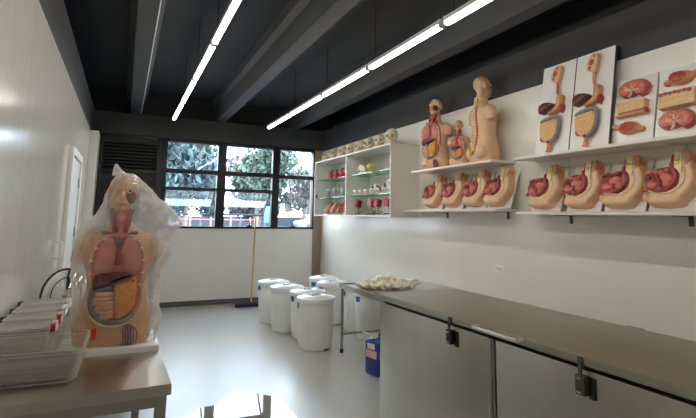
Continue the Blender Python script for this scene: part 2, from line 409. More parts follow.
# window
YG = YF + 0.03
def window():
    f = MB()
    x0, x1 = 0.545, 3.435; fy0, fy1 = YF - 0.02, YF + 0.08
    f.b2(x0, x1, fy0, fy1, 1.345, 1.385, 0.004); f.b2(x0, x1, fy0, fy1, 2.885, 2.95, 0.004)
    for a, b in ((x0, 0.63), (1.515, 1.675), (2.565, 2.705), (3.405, x1)): f.b2(a, b, fy0 - 0.01, fy1, 1.345, 2.95, 0.004)
    f.b2(0.63, 1.515, fy0, fy1, 2.325, 2.405, 0.003); f.b2(1.675, 2.565, fy0, fy1, 2.325, 2.405, 0.003); f.b2(2.705, 3.405, fy0, fy1, 2.315, 2.39, 0.003)
    for a, b in ((0.63, 1.515), (1.675, 2.565)): f.b2(a, b, fy0, fy1, 2.05, 2.08, 0.003)
    root = struct(f.build('window_1', M['black_metal']), 'black metal framed window across the far wall')
    for a, b, z0, z1 in ((0.63, 1.515, 2.405, 2.885), (1.675, 2.565, 2.405, 2.885), (2.705, 3.405, 2.39, 2.885), (0.63, 1.515, 2.08, 2.325), (1.675, 2.565, 2.08, 2.325), (2.705, 3.405, 1.385, 2.315)):
        MB().b2(a, b, YG - 0.003, YG + 0.003, z0, z1).build('pane', M['glass'], root)
    th = math.radians(46); hgt = 0.66
    for a, b in ((0.635, 1.51), (1.68, 2.56)):
        s = MB(); w_ = b - a; bw = 0.028
        s.b2(0, bw, -0.015, 0.015, -hgt, 0); s.b2(w_ - bw, w_, -0.015, 0.015, -hgt, 0); s.b2(bw, w_ - bw, -0.015, 0.015, -bw, 0); s.b2(bw, w_ - bw, -0.015, 0.015, -hgt, -hgt + bw)
        so = part(s.build('sash', M['black_metal'], root), 'tilted open sash'); so.location = (a, YF + 0.06, 2.05); so.rotation_euler = (th, 0, 0)
        MB().b2(bw, w_ - bw, -0.003, 0.003, -hgt + bw, -bw).build('sash_pane', M['glass_sash'], so)
    for xx in (2.15, 3.0):
        MB().b2(xx - 0.05, xx + 0.05, YF - 0.045, YF - 0.02, 1.385, 1.41, 0.004).b2(xx - 0.01, xx + 0.01, YF - 0.05, YF - 0.03, 1.4, 1.47, 0.003).build('window_catch', M['black_metal'], root)
window()

# black louvred door left of the window
d = struct(MB().b2(-0.455, 0.545, YF - 0.005, YF + 0.1, 0, 2.95).build('door_1', M['black_door']), 'black door panel with louvres above beside the window')
fr = MB()
for a, b in ((-0.455, -0.40), (0.45, 0.545)): fr.b2(a, b, YF - 0.04, YF, 0, 2.945, 0.004)
fr.b2(-0.40, 0.45, YF - 0.04, YF, 2.28, 2.34, 0.004); fr.b2(-0.40, 0.45, YF - 0.04, YF, 2.90, 2.945, 0.004)
fr.build('door_frame', M['black_metal'], d)
for k in range(9):
    z = 2.375 + k * 0.058
    MB().box((0.025, YF - 0.022, z), (0.84, 0.05, 0.008), (math.radians(38), 0, 0)).build('louvre_slat', M['black_metal'], d)
part(MB().lathe([(0, 0), (0.035, 0), (0.05, 0.02), (0.045, 0.045), (0.02, 0.055), (0, 0.056)], 20).build('door_knob', M['white_pl'], d), 'white round knob')
kn = d.children[-1]; kn.location = (0.475, YF - 0.04, 0.4); kn.rotation_euler = (PI / 2, 0, 0)

# white door in the left wall
d2 = struct(MB().b2(XL, XL + 0.02, 5.96, 7.0, 0.0, 2.22, 0.003).build('door_2', M['white_trim']), 'white door in the glossy left wall')
f = MB(); f.b2(XL, XL + 0.045, 5.86, 5.955, 0, 2.31, 0.005); f.b2(XL, XL + 0.045, 7.005, 7.1, 0, 2.31, 0.005); f.b2(XL, XL + 0.045, 5.955, 7.005, 2.225, 2.31, 0.005)
f.build('door_frame', M['white_trim'], d2)
MB().b2(XL + 0.018, XL + 0.026, 5.957, 5.985, 0, 2.22).build('door_shadow_gap', M['board_edge'], d2)  # dark strip painted as the shadow gap along the door's edge
for z in (0.5, 1.3, 1.9): MB().b2(XL + 0.02, XL + 0.04, 6.96, 7.01, z, z + 0.12, 0.004).build('hinge', M['steel_tube'], d2)
h = tag(MB().tube(spline([(XL + 0.002, 5.4, 1.17), (XL + 0.05, 5.4, 1.175), (XL + 0.06, 5.4, 1.24), (XL + 0.05, 5.4, 1.31), (XL + 0.002, 5.4, 1.315)]), 0.012, 10).build('wall_mounted_handle', M['white_pl']), 'white bow-shaped pull handle fixed to the glossy left wall', 'handle')

# puddle on the floor
out = smooth_outline([(0.30, 3.0), (0.42, 3.7), (0.50, 4.1), (0.66, 4.32), (0.80, 4.36), (0.92, 4.5), (1.06, 4.58), (1.18, 4.5), (1.28, 4.42), (1.38, 4.2), (1.36, 3.95), (1.42, 3.7), (1.36, 3.3), (1.1, 2.9), (0.7, 2.75)], 5)
pm = MB(); rr = []
vs = [pm.bm.verts.new((x + 0.02 * noise.noise(V(x * 9, y * 9, 1)), y + 0.03 * noise.noise(V(x * 9, y * 9, 5)), 0.0015)) for x, y in out]
pm.bm.faces.new(vs)
bmesh.ops.extrude_face_region(pm.bm, geom=pm.bm.faces[:])
for v in list(pm.bm.verts)[len(vs):]: v.co.z = 0.003
tag(pm.build('puddle', M['water']), 'clear water puddle on the floor mirroring the window', 'puddle')

# ------------------------------------------------------------------ ceiling lights
fx = None
def light_fixture():
    r = empty('pendant_light', (0, 0, 3.1))
    MB().b2(-0.022, 0.022, -0.60, 0.60, 0.012, 0.05, 0.006).build('housing', M['fixture'], r)
    MB().b2(-0.021, 0.021, -0.592, 0.592, -0.02, 0.012, 0.008).build('diffuser', M['tube'], r)
    for s in (-1, 1):
        MB().b2(-0.026, 0.026, s * 0.601 - 0.009, s * 0.601 + 0.009, -0.021, 0.05, 0.003).build('end_cap', M['fixture'], r)
    MB().tube([(0, 0.5, 0.05), (0, 0.5, ZS - 3.095)], 0.004, 6).build('suspension_wire', M['wire'], r)
    return r
ord_ = ['farthest', 'second from the window', 'third from the window', 'fourth from the window', 'fifth from the window', 'sixth from the window', 'last, nearest the near wall']
fx = light_fixture(); first = True
for side, x in (('left', 0.615), ('right', 2.16)):
    for k in range(7):
        y = 7.97 - 0.63 - 1.262 * k
        lab = ('bright linear ceiling light in the %s row, ' % side) + (ord_[k] if k else 'nearest the window')
        o = fx if first else dup(fx, (x, y, 3.1)); first = False
        o.location = (x, y, 3.1); tag(o, lab, 'ceiling light', 'linear lights in two hanging rows')

# ------------------------------------------------------------------ wall shelves
def wall_rot(lean=0.0): return (-lean, 0, -PI / 2)
def shelf(y0, y1, zt, xf, label, braces, th=0.026):
    r = empty('wall_shelf', (XR, (y0 + y1) / 2, zt), (0, 0, 0), label, 'shelf', 'white wall shelves')
    h_ = (y0 - y1) / 2
    MB().b2(xf - XR, 0.0, -h_, h_, -th, 0, 0.003).build('shelf_board', M['white_lam'], r)
    for yb in braces:
        q = yb - (y0 + y1) / 2
        b = MB(); b.b2(-0.008, 0.0, q - 0.016, q + 0.016, -0.10, -th, 0.002); b.b2(-0.2, 0, q - 0.012, q + 0.012, -th - 0.006, -th, 0.002)
        part(b.build('bracket', M['lock_grey'] if zt < 2 else M['white_lam'], r), 'grey metal bracket' if zt < 2 else 'white bracket')
    return r
XF = 3.30
shelf(5.20, 3.70, 2.192, XF, 'white wall shelf carrying the three standing torso models', (4.95, 3.95))
shelf(5.42, 3.69, 1.70, XF + 0.02, 'white wall shelf beneath the three torso models, holding four pelvis sections', (4.85, 3.82))
shelf(3.42, 1.66, 2.178, XF, 'white wall shelf carrying the digestive tract and kidney boards', (3.05, 2.05))
shelf(3.42, 1.66, 1.668, XF + 0.02, 'white wall shelf below the kidney boards, holding four pelvis sections', (3.05, 2.05))

# ------------------------------------------------------------------ torso models
def head(mb, hz, s=1.0, cy=0.0, ears=True):
    """head centred at height hz, facing -y"""
    mb.ell((0, cy + 0.012 * s, hz + 0.025 * s), (0.073 * s, 0.092 * s, 0.085 * s))
    mb.ell((0, cy - 0.022 * s, hz - 0.045 * s), (0.055 * s, 0.066 * s, 0.062 * s))
    mb.ell((0, cy - 0.062 * s, hz - 0.085 * s), (0.026 * s, 0.024 * s, 0.02 * s))
    mb.ell((0, cy - 0.09 * s, hz - 0.018 * s), (0.013 * s, 0.02 * s, 0.026 * s), (-0.3, 0, 0))
    mb.ell((0, cy - 0.083 * s, hz - 0.056 * s), (0.024 * s, 0.013 * s, 0.011 * s))
    mb.ell((0, cy - 0.074 * s, hz + 0.022 * s), (0.05 * s, 0.018 * s, 0.012 * s))
    if ears:
        for q in (-1, 1): mb.ell((q * 0.075 * s, cy + 0.012 * s, hz - 0.01 * s), (0.009 * s, 0.02 * s, 0.032 * s), (0.2, 0, 0))
def body(mb):
    mb.sections([(0.0, .178, .112, 0, .0), (.05, .19, .12, 0, .0), (.11, .188, .125, 0, .002), (.17, .168, .118, 0, .0), (.23, .148, .106, 0, -.002), (.29, .14, .1, 0, -.002),
                 (.36, .15, .105, 0, -.003), (.43, .165, .112, 0, -.003), (.49, .172, .11, 0, 0), (.535, .162, .095, 0, .006), (.565, .125, .078, 0, .012), (.59, .08, .064, 0, .014), (.615, .058, .058, 0, .012), (.70, .054, .058, 0, .008)])
    for q in (-1, 1):
        mb.ell((q * 0.15, 0.01, 0.50), (0.056, 0.062, 0.062))
        mb.tube([(q * 0.14, 0.01, 0.515), (q * 0.166, 0.01, 0.46), (q * 0.178, 0.008, 0.405)], [0.062, 0.058, 0.05], 16)
        mb.ell((q * 0.09, -0.02, 0.052), (0.085, 0.10, 0.05))
        mb.ell((q * 0.085, 0.075, 0.09), (0.085, 0.065, 0.08))
def torso(name, loc, rz, s, label, group, detail=1.0, front=True, back=False, halfskull=True, skin='skin', small=False):
    r = empty(name, loc, (0, 0, rz), label, 'anatomical model', group)
    r.scale = (s, s, s)
    mb = MB(); body(mb); head(mb, 0.775, 1.0)
    mb.fuse('torso_shell', M[skin], r, 0.0075 / detail, 4)
    if front:
        cav = smooth_outline([(-.118, .50), (-.06, .555), (.06, .555), (.118, .50), (.128, .40), (.118, .29), (.11, .2), (.06, .125), (0, .105), (-.06, .125), (-.11, .2), (-.118, .29), (-.128, .40)], 4)
        mb = MB(); mb.prism(cav, -0.113, -0.03, 0.006); mb.build('cavity_lining', M['lung_in'], r)
        # rib-cage cut edges, both sides
        for q in (-1, 1):
            m = MB(); pts = spline([(q * .05, -.105, .552), (q * .10, -.112, .515), (q * .124, -.113, .44), (q * .126, -.112, .36), (q * .116, -.108, .29)], 5)
            m.tube(pts, 0.008, 8)
            m.build('rib_cage_edge', M['flesh'], r)
            for p in pts[3::4]: MB().ell(p + V(-q * 0.005, -0.006, 0), (0.009, 0.006, 0.006), u=10, v=6).build('rib_end', M['bone'], r)
        for q in (-1, 1):
            m = MB(); m.ell((q * .058, -.10, .445), (.054, .036, .088), (0, -q * 0.08, 0)); m.ell((q * .066, -.1, .395), (.052, .035, .055)); m.ell((q * .05, -.098, .50), (.04, .03, .048))
            m.fuse('lung', M['lung'], r, 0.007, 4)
        m = MB(); m.ell((.008, -.118, .43), (.022, .02, .034), (0, .4, 0)); m.ell((-.002, -.118, .465), (.014, .014, .022)); m.fuse('heart', M['muscle'], r, 0.006, 3)
        m = MB()
        for q, c_ in ((-1, 0), (1, 0)): m.tube(spline([(q * .004, -.115, .46), (q * .008, -.112, .52), (q * .03, -.098, .565), (q * .036, -.075, .63), (q * .034, -.068, .67)], 5), 0.006, 8)
        m.build('artery', M['artery'], r)
        m = MB()
        for q in (-1, 1): m.tube(spline([(q * .01, -.118, .50), (q * .02, -.112, .535), (q * .05, -.09, .56), (q * .085, -.085, .565)], 5), 0.009, 8); m.tube(spline([(q * .02, -.1, .55), (q * .045, -.068, .62), (q * .044, -.06, .67)], 5), 0.006, 8)
        m.build('vein', M['vein'], r)
        m = MB(); m.tube(spline([(0, -.105, .53), (0, -.085, .57), (0, -.07, .62), (0, -.066, .675)], 6), 0.015, 12); m.ell((0, -.078, .635), (.022, .016, .022))
        m.build('trachea', M['muscle_pink'], r)
        for q in (-1, 1):
            m = MB(); m.tube(spline([(q * .016, -.085, .575), (q * .036, -.062, .62), (q * .05, -.035, .69)], 5), [0.011] * 5 + [0.013] * 6, 10); m.build('neck_muscle', M['muscle'], r)
        m = MB(); m.prism(smooth_outline([(-.108, .335), (-.085, .362), (-.02, .368), (.05, .362), (.075, .35), (.03, .325), (-.02, .305), (-.07, .288), (-.105, .285)], 4), -0.148, -0.06, 0.014)
        m.build('liver', M['liver'], r)
        m = MB(); m.prism(smooth_outline([(.085, .345), (.098, .28), (.09, .19), (.05, .145), (.005, .14), (-.005, .2), (-.01, .27), (.0, .305), (.05, .315)], 4), -0.15, -0.06, 0.018)
        m.jitter(.004, 40); m.build('omentum', M['stomach'], r)
        m = MB()
        random.seed(5)
        pts = []
        for k in range(6):
            z = .262 - k * .022; x0, x1 = (-.088 + .012 * max(0, k - 2), -.012)
            pts += [(x0, -.122, z), ((x0 + x1) / 2, -.138, z - .004), (x1, -.126, z - .006), (x1 + .002, -.126, z - .014)] if k % 2 == 0 else [(x1, -.126, z), ((x0 + x1) / 2, -.138, z - .004), (x0, -.122, z - .006), (x0 - .002, -.124, z - .014)]
        m.tube(spline(pts, 4), 0.0135, 10); m.build('small_intestine', M['gut'], r)
        m = MB(); m.tube(spline([(-.02, -.13, .29), (-.07, -.128, .288), (-.1, -.118, .265), (-.106, -.115, .215), (-.095, -.115, .17), (-.06, -.12, .137), (-.01, -.124, .122), (.05, -.12, .128), (.09, -.11, .16)], 5), 0.0145, 12)
        m.jitter(.004, 45); m.build('colon', M['colon'], r)
        m = MB(); m.tube(smooth_ring := spline([(-.122, -.098, .29), (-.128, -.1, .22), (-.105, -.115, .15), (-.05, -.126, .108), (0, -.128, .098), (.05, -.126, .108), (.105, -.115, .15), (.128, -.1, .22), (.122, -.098, .29)], 5), 0.007, 8)
        m.build('belly_wall_edge', M['skin_pale'], r)
        if not small:
            m = MB()
            for q in (.06, .085, .11): m.tube(spline([(.07, -.124, .105), (q, -.127, .075), (q + .004, -.124, .03), (q, -.12, .0)], 5), 0.0035, 6)
            m.build('groin_artery', M['artery'], r)
            m = MB()
            for q in (.048, .073, .097): m.tube(spline([(.06, -.125, .105), (q, -.128, .075), (q + .004, -.125, .03), (q, -.121, .0)], 5), 0.0035, 6)
            m.build('groin_vein', M['vein'], r)
    if halfskull and front:
        # opened side of the face
        m = MB(); m.ell((.034, -.03, .82), (.048, .056, .046)); m.ell((.062, -.005, .79), (.026, .055, .035)); m.fuse('skull', M['skin_pale'], r, 0.006, 3)
        m = MB(); m.ell((.03, -.082, .785), (.013, .011, .012)); m.build('eyeball', M['skin_pale'], r)
        m = MB(); m.ell((.031, -.0915, .785), (.007, .004, .007)); m.build('iris', M['iris'], r)
        m = MB(); m.ell((.034, -.05, .75), (.032, .04, .038)); m.fuse('cheek_muscle', M['maroon'], r, 0.006, 3)
        m = MB()
        for k in range(3): m.tube(spline([(.05, -.06, .80 - .018 * k), (.07, -.03, .79 - .02 * k), (.078, .01, .775 - .022 * k)], 4), .004, 6)
        m.build('face_artery', M['artery'], r)
    for q in (-1,):
        m = MB(); m.ell((-.03, -.074, .79), (.012, .008, .006)); m.build('closed_eye', M['skin_pale'], r)
    m = MB(); m.ell((-.004, -.094, .717), (.022, .008, .006)); m.build('lips', M['lung'], r)
    if back:
        # opened back: cut groove with vertebrae and nerves
        zs = [.10 + k * .0305 for k in range(19)]
        def by(z):
            for (za, ya), (zb, yb) in zip(prof, prof[1:]):
                if za <= z <= zb: return ya + (yb - ya) * (z - za) / (zb - za)
            return prof[-1][1]
        prof = [(0.0, .13), (.1, .135), (.17, .122), (.25, .106), (.36, .104), (.47, .112), (.53, .104), (.58, .082), (.66, .07), (.8, .09)]
        m = MB(); m.tube([(0.0, by(z) - .012, z) for z in zs], [.04 if z < .2 else .034 if z < .55 else .022 for z in zs], 12); m.build('spinal_groove', M['flesh'], r)
        for i, z in enumerate(zs):
            w_ = .017 if z < .55 else .012
            m = MB(); m.ell((0, by(z) + .014, z), (w_, .013, .011), u=12, v=8); m.tube([(-w_ * 1.7, by(z) + .006, z + .006), (0, by(z) + .016, z), (w_ * 1.7, by(z) + .006, z + .006)], .0055, 8); m.build('vertebra', M['bone'], r)
        for q in (-1, 1):
            m = MB(); m.tube([(q * .034 if z < .55 else q * .024, by(z) + .006, z) for z in zs[1:]], .006, 8); m.build('nerve_trunk', M['nerve'], r)
        m = MB(); m.tube([(-.047, by(z) - .002, z) for z in zs[2:16]], .008, 8); m.build('back_muscle', M['muscle_pink'], r)
        m = MB(); m.ell((0, .148, .105), (.026, .022, .045)); m.build('sacrum', M['nerve'], r)
        m = MB(); m.ell((-.045, .06, .715), (.03, .035, .05)); m.build('neck_muscle', M['skin_pale'], r)
        m = MB(); m.tube(spline([(-.05, .07, .68), (-.056, .075, .72), (-.062, .06, .76)], 4), .006, 8); m.build('nerve', M['nerve'], r)
    return r

# ------------------------------------------------------------------ left steel table with the bagged torso and tubs
TZ = 0.90
tb = empty('steel_table', (-0.17, 3.6, 0), (0, 0, 0.027), 'stainless steel worktable along the left wall with square legs', 'table')
t = MB(); t.b2(-0.365, 0.365, -1.40, 1.35, TZ - 0.045, TZ, 0.004); t.build('table_top', M['steel_table'], tb)
ap = MB(); ap.b2(-0.34, 0.335, -1.36, -1.33, TZ - 0.10, TZ - 0.045); ap.b2(0.305, 0.335, -1.33, 1.3, TZ - 0.10, TZ - 0.045); ap.b2(-0.34, 0.335, 1.27, 1.3, TZ - 0.1, TZ - 0.045); ap.build('apron', M['steel_tube'], tb)
for x, y in ((0.33, -1.345), (0.33, 1.28), (-0.335, -1.345), (-0.335, 1.28), (0.33, 0.0)):
    l = MB().b2(x - 0.022, x + 0.022, y - 0.022, y + 0.022, 0.03, TZ - 0.045, 0.003).build('leg', M['steel_tube'], tb)
    MB().b2(x - 0.024, x + 0.024, y - 0.024, y + 0.024, 0, 0.03, 0.003).build('rubber_foot', M['rubber'], l)
MB().b2(-0.34, 0.335, -1.355, -1.335, 0.25, 0.29).b2(0.315, 0.345, -1.3, 1.28, 0.25, 0.29).build('stretcher', M['steel_tube'], tb)

bd = tag(MB().b2(-0.25, 0.213, 2.74, 3.04, TZ, TZ + 0.03, 0.003).build('base_board', M['board']), 'white base board under the bagged torso on the steel table', 'board')
torso('torso_model', (-0.01, 2.905, TZ + 0.0315), 0.0, 1.0, 'life-size torso model with exposed organs standing inside a clear plastic bag', None, detail=1.3, skin='skin_tan')
def bag():
    zs = [(-.0, -.205, .20, .135), (.06, -.212, .21, .155), (.14, -.215, .20, .165), (.24, -.225, .185, .16), (.34, -.235, .2, .155), (.44, -.235, .235, .15), (.52, -.232, .245, .14), (.575, -.215, .262, .135), (.62, -.175, .285, .13), (.66, -.15, .275, .128), (.70, -.13, .225, .125), (.75, -.112, .165, .12), (.80, -.098, .125, .11), (.84, -.085, .08, .09), (.868, -.062, .04, .06), (.885, -.045, .01, .035)]
    # finer in z
    fine = []
    for (a, b) in zip(zs, zs[1:]):
        for s in range(4):
            t_ = s / 4; fine.append([a[i] + (b[i] - a[i]) * t_ for i in range(4)])
    fine.append(list(zs[-1]))
    n = 96; rings = []
    for z, xa, xb, hy in fine:
        cx, hx = (xa + xb) / 2, (xb - xa) / 2; ring = []
        for k in range(n):
            a = 2 * PI * k / n; ca, sa = math.cos(a), math.sin(a)
            p = V(cx + hx * math.copysign(abs(ca) ** .9, ca), hy * math.copysign(abs(sa) ** .9, sa) + 0.005, z)
            f1 = 1 - abs(noise.noise(V(p.x * 7 + p.z * 5, p.y * 5, p.z * 2.2 - p.x * 3)))
            f2 = 1 - abs(noise.noise(V(p.x * 15 - p.z * 9, p.y * 10 + 3, p.z * 6 + p.x * 8)))
            amp = 0.012 + 0.022 * max(0, p.x * 3) * (1 if .5 < z < .8 else .35)
            d_ = V(ca, sa, 0); p = p + d_ * (amp * (f1 ** 4 - .45) + .008 * (f2 ** 4 - .3))
            ring.append(p)
        rings.append(ring)
    m = MB(); m.ring_loft(rings, cap=False)
    # twisted tip of the bag
    tip = MB()
    o = empty('plastic_bag', (0.012, 2.905, TZ + 0.032), (0, 0, 0), 'clear crumpled plastic bag draped over the life-size torso model', 'bag')
    fo = m.build('bag_film', M['bag'], o, sharp=180)
    at = fo.data.attributes.new('haze', 'FLOAT', 'POINT')
    for i, v in enumerate(fo.data.vertices):
        x, y, z = v.co; h1 = min(1, max(0, (abs(x + .02) - .12) / .08)); h2 = min(1, max(0, (z - .5) / .15)) * (.35 if (y < 0 and abs(x + .02) < .075) else 1.0); h3 = 1.0 if y > 0.05 else 0.0
        at.data[i].value = max(.12, h1, h2, h3)
    tip.ring_loft([[V(-.02 + w_ * math.cos(2 * PI * k / 14) + dx, w_ * .6 * math.sin(2 * PI * k / 14) * (1 + .3 * (k % 2)), z) for k in range(14)] for z, w_, dx in ((.868, .05, -.015), (.885, .034, -.03), (.905, .02, -.042), (.935, .006, -.05))], cap=False)
    to = part(tip.build('bag_tip', M['bag'], o, sharp=180), 'gathered pointed tip')
    at = to.data.attributes.new('haze', 'FLOAT', 'POINT')
    for q in at.data: q.value = 1.0
bag()

# clear tubs
def tub(name, w_, d_, h_, label, group, latches, contents=True, lid=True, wall=M['clear_box']):
    r = empty(name, (0, 0, 0), (0, 0, 0), label, 'tub', group)
    def rr(sx, sy, z, k=0.04):
        ring = []
        for cx, cy, a0 in ((1, 1, 0), (-1, 1, 90), (-1, -1, 180), (1, -1, 270)):
            for j in range(5):
                a = math.radians(a0 + j * 22.5); ring.append(V(cx * (sx / 2 - k) + k * math.cos(a), cy * (sy / 2 - k) + k * math.sin(a), z))
        return ring
    m = MB(); m.ring_loft([rr(w_ * .86, d_ * .86, 0.003), rr(w_ * .90, d_ * .90, 0.012), rr(w_ * .955, d_ * .955, h_ * .9), rr(w_, d_, h_ * .92), rr(w_, d_, h_), rr(w_ * .94, d_ * .94, h_), rr(w_ * .88, d_ * .88, 0.02)], cap=False)
    m.bm.faces.new([v for v in m.bm.verts][:20])
    m.build('tub_body', wall, r, sharp=60)
    if contents:
        random.seed(3)
        for k in range(8):
            b = MB().box((random.uniform(-.02, .02), -d_ * .34 + k * d_ * .097, .03 + .006 * (k % 3)), (w_ * random.uniform(.68, .78), d_ * .085, 0.03 + .014 * (k % 2)), (0, 0, random.uniform(-.05, .05)), .003)
            b.build('steel_strip', M['grey_tools'], r)
    if lid:
        m = MB(); m.ring_loft([rr(w_ * 1.0, d_ * 1.0, h_ + 0.001), rr(w_ * 1.02, d_ * 1.02, h_ + .004), rr(w_ * 1.02, d_ * 1.02, h_ + .014), rr(w_ * .9, d_ * .9, h_ + .018), rr(w_ * .86, d_ * .86, h_ + .012)], cap=True)
        m.build('tub_lid', M['clear_lid'], r, sharp=50)
    for side, mm, nm, yy in latches:
        x = side * (w_ / 2 + .008)
        part(MB().b2(x - .012, x + .014, yy - .025, yy + .025, h_ - .03, h_ + .02, .005).build('latch', M[mm], r), nm + ' clip latch')
    return r
fb = tub('clear_tub', 0.47, 0.38, 0.135, 'large open clear tub with red latch and grey metal pieces, nearest on steel table', 'clear tubs on the steel table', [(1, 'red_latch', 'red', .12)], True, False)
fb.location = (-0.338, 2.545, TZ); fb.rotation_euler = (0, 0, -0.03)
cols = [('red_latch', 'red'), ('red_latch', 'red'), ('white_pl', 'white'), ('white_pl', 'white')]
where = ['lidded clear tub directly behind the large open tub on the steel table', 'lidded clear tub second in the row behind the large open tub', 'lidded clear tub third in the row behind the large open tub', 'lidded clear tub at far end of the row beside the steel dome']
for k in range(4):
    q = tub('lidded_tub', 0.25, 0.222, 0.105, where[k], 'clear tubs on the steel table', [(-1, 'lock_black', 'black', 0), (1, cols[k][0], cols[k][1], -.03), (1, 'white_pl', 'white', .04)], False, True)
    q.location = (-0.425, 3.02 + k * 0.245, TZ)
    q.location.z = TZ

# roll-top steel dome
dm = empty('serving_dome', (-0.36, 4.45, TZ), (0, 0, 0), 'polished steel dome with dark curved rim behind the lidded tubs', 'dome')
MB().b2(-.165, .165, -.14, .14, 0.003, .05, .008).build('tray', M['steel_tube'], dm)
m = MB(); m.lathe([(.155 * math.cos(a), .05 + .2 * math.sin(a)) for a in [i * PI / 2 / 9 for i in range(10)]], 32); m.build('dome_cover', M['chrome'], dm)
MB().tube([(.165 * math.cos(a), -.12, .05 + .215 * math.sin(a)) for a in [i * PI / 20 for i in range(21)]], .008, 8).build('rim', M['rubber'], dm)

# ------------------------------------------------------------------ shelf torsos
torso('torso_model', (3.435, 4.84, 2.193), math.radians(-70), 1.0, 'open-front torso model with organs, tallest front-facing one on the upper shelf', 'torso models on the wall shelf', detail=1.0, skin='skin')
torso('torso_model', (3.45, 4.405, 2.193), math.radians(-58), 0.61, 'small torso model standing between two bigger torso models on shelf', 'torso models on the wall shelf', detail=0.9, halfskull=False, skin='skin', small=True)
torso('torso_model', (3.435, 3.965, 2.193), math.radians(80), 1.06, 'torso model turned to show its back with exposed spine', 'torso models on the wall shelf', detail=1.0, front=False, back=True, halfskull=False, skin='skin')

# ------------------------------------------------------------------ pelvis section models on boards
def pelvis(kind):
    r = empty('pelvis_section_model', (0, 0, 0), (0, 0, 0), '', 'anatomical model')
    MB().b2(-.165, .165, 0.0, .014, 0, .43, .002).build('base_board', M['board'], r)
    out = smooth_outline([(-.12, .028), (-.138, .06), (-.125, .10), (-.155, .13), (-.168, .19), (-.155, .255), (-.10, .285), (-.03, .295), (.012, .315), (.012, .36), (.015, .415), (.07, .422), (.118, .412), (.128, .355), (.138, .30), (.162, .24), (.166, .18), (.142, .11), (.105, .06), (.085, .03), (0, .02)], 4)
    m = MB(); m.prism(out, -.10, 0.0, .026, 4); m.build('body_shell', M['skin'], r)
    # pale cut face around the cavity
    cut = smooth_outline([(-.11, .105), (-.145, .14), (-.158, .19), (-.145, .25), (-.09, .286), (.0, .293), (.03, .32), (.03, .40), (.085, .405), (.10, .34), (.105, .27), (.118, .21), (.10, .14), (.04, .095), (-.04, .09)], 4)
    cut = [(x, z) for x, z in cut]
    m = MB(); m.prism(cut, -.107, -.02, .006); m.build('cut_face', M['skin_pale'], r)
    cav = smooth_outline([(-.105, .115), (-.143, .15), (-.156, .20), (-.142, .252), (-.08, .282), (.0, .288), (.06, .268), (.088, .20), (.07, .135), (.01, .104), (-.05, .10)], 4)
    m = MB(); m.prism(cav, -.111, -.02, .005); m.jitter(.004, 30, kind); m.build('cavity_wall', M['maroon'] if kind % 2 else M['muscle'], r)
    # organs inside
    random.seed(20 + kind)
    m = MB(); m.ell((-.085, -.108, .165), (.04, .02, .032), (0, .3 + .2 * kind, 0)); m.fuse('bladder', M['muscle_pink'], r, .006, 3)
    m = MB(); m.ell((-.035 + .01 * kind, -.112, .205), (.046, .022, .03), (0, -.4 + .3 * kind, 0)); m.ell((.0, -.108, .165), (.025, .02, .028)); m.fuse('uterus' if kind % 2 == 0 else 'prostate_gland', M['lung_in'], r, .006, 3)
    m = MB(); m.tube(spline([(.01, -.108, .30), (.015, -.112, .27), (.038, -.114, .235), (.045, -.114, .19), (.025, -.112, .15), (-.01, -.108, .12)], 5), .012, 10); m.build('rectum', M['muscle'] if kind % 2 else M['maroon'], r)
    m = MB(); m.tube(spline([(.002, -.07, .28), (.0, -.075, .345), (.002, -.075, .40)], 4), .009, 8); m.build('vessel_stump', M['artery'], r)
    m = MB()
    for k in range(5): m.ell((-.115 + .026 * k, -.11, .245 + .008 * math.sin(k * 2)), (.019, .016, .015), (0, .4 * k, 0), 12, 8)
    m.build('bowel_loop', M['maroon'] if kind in (0, 2) else M['muscle_pink'], r)
    m = MB()
    for k in range(3): m.tube(spline([(-.125 + .03 * k, -.114, .225), (-.1 + .03 * k, -.124, .20 - .01 * k), (-.12 + .04 * k, -.116, .14)], 4), .0045, 6)
    m.build('artery', M['artery'], r)
    for k in range(4): MB().ell((-.12 + .045 * k, -.112, .13 + .02 * (k % 2)), (.018, .013, .012), (0, .5 * k, 0), 12, 8).build('pelvic_muscle', M['orange_flesh'], r)
    for c in r.children:
        if c.name.split('.')[0] not in ('base_board', 'body_shell', 'cut_face', 'cavity_wall', 'vessel_stump'):
            for v in c.data.vertices: v.co.x = -.04 + (v.co.x + .04) * 1.2; v.co.z = .195 + (v.co.z - .195) * 1.16
    # lower spine in section
    for k in range(4):
        m = MB(); m.box((.054 + .003 * k * (3 - k) * -1, -.108, .315 + .0255 * k), (.034, .01, .019), (0, .12, 0), .004); m.build('vertebra', M['fat'], r)
    m = MB(); m.tube(spline([(.082, -.106, .40), (.086, -.108, .35), (.092, -.107, .30), (.098, -.106, .24)], 4), .006, 8); m.build('spinal_canal', M['disc'], r)
    m = MB(); m.prism(smooth_outline([(.095, .415), (.12, .405), (.13, .34), (.108, .30), (.1, .35)], 3), -.104, -.02, .004); m.build('back_muscle', M['stomach_tan'], r)
    if kind in (0, 3):
        m = MB(); m.ell((-.15, -.055, .085), (.026, .024, .03)); m.ell((-.12, -.05, .075), (.022, .022, .026)); m.tube(spline([(-.15, -.055, .135), (-.168, -.06, .105), (-.166, -.06, .07)], 4), .013, 10)
        m.fuse('external_organ', M['skin'], r, .005, 3)
    m = MB(); m.b2(-.14, -.118, -.002, 0.001, .012, .026); m.build('number_tag', M['white_lam'], r)
    return r
P = [pelvis(k) for k in range(4)]
lean = math.radians(20)
pl = ['leftmost pelvis section model on the shelf beneath the torso models', 'pelvis section model second from left on the shelf beneath the torso models', 'pelvis section model third from left on the shelf beneath the torso models', 'pelvis section model under the back-turned torso, right end of shelf']
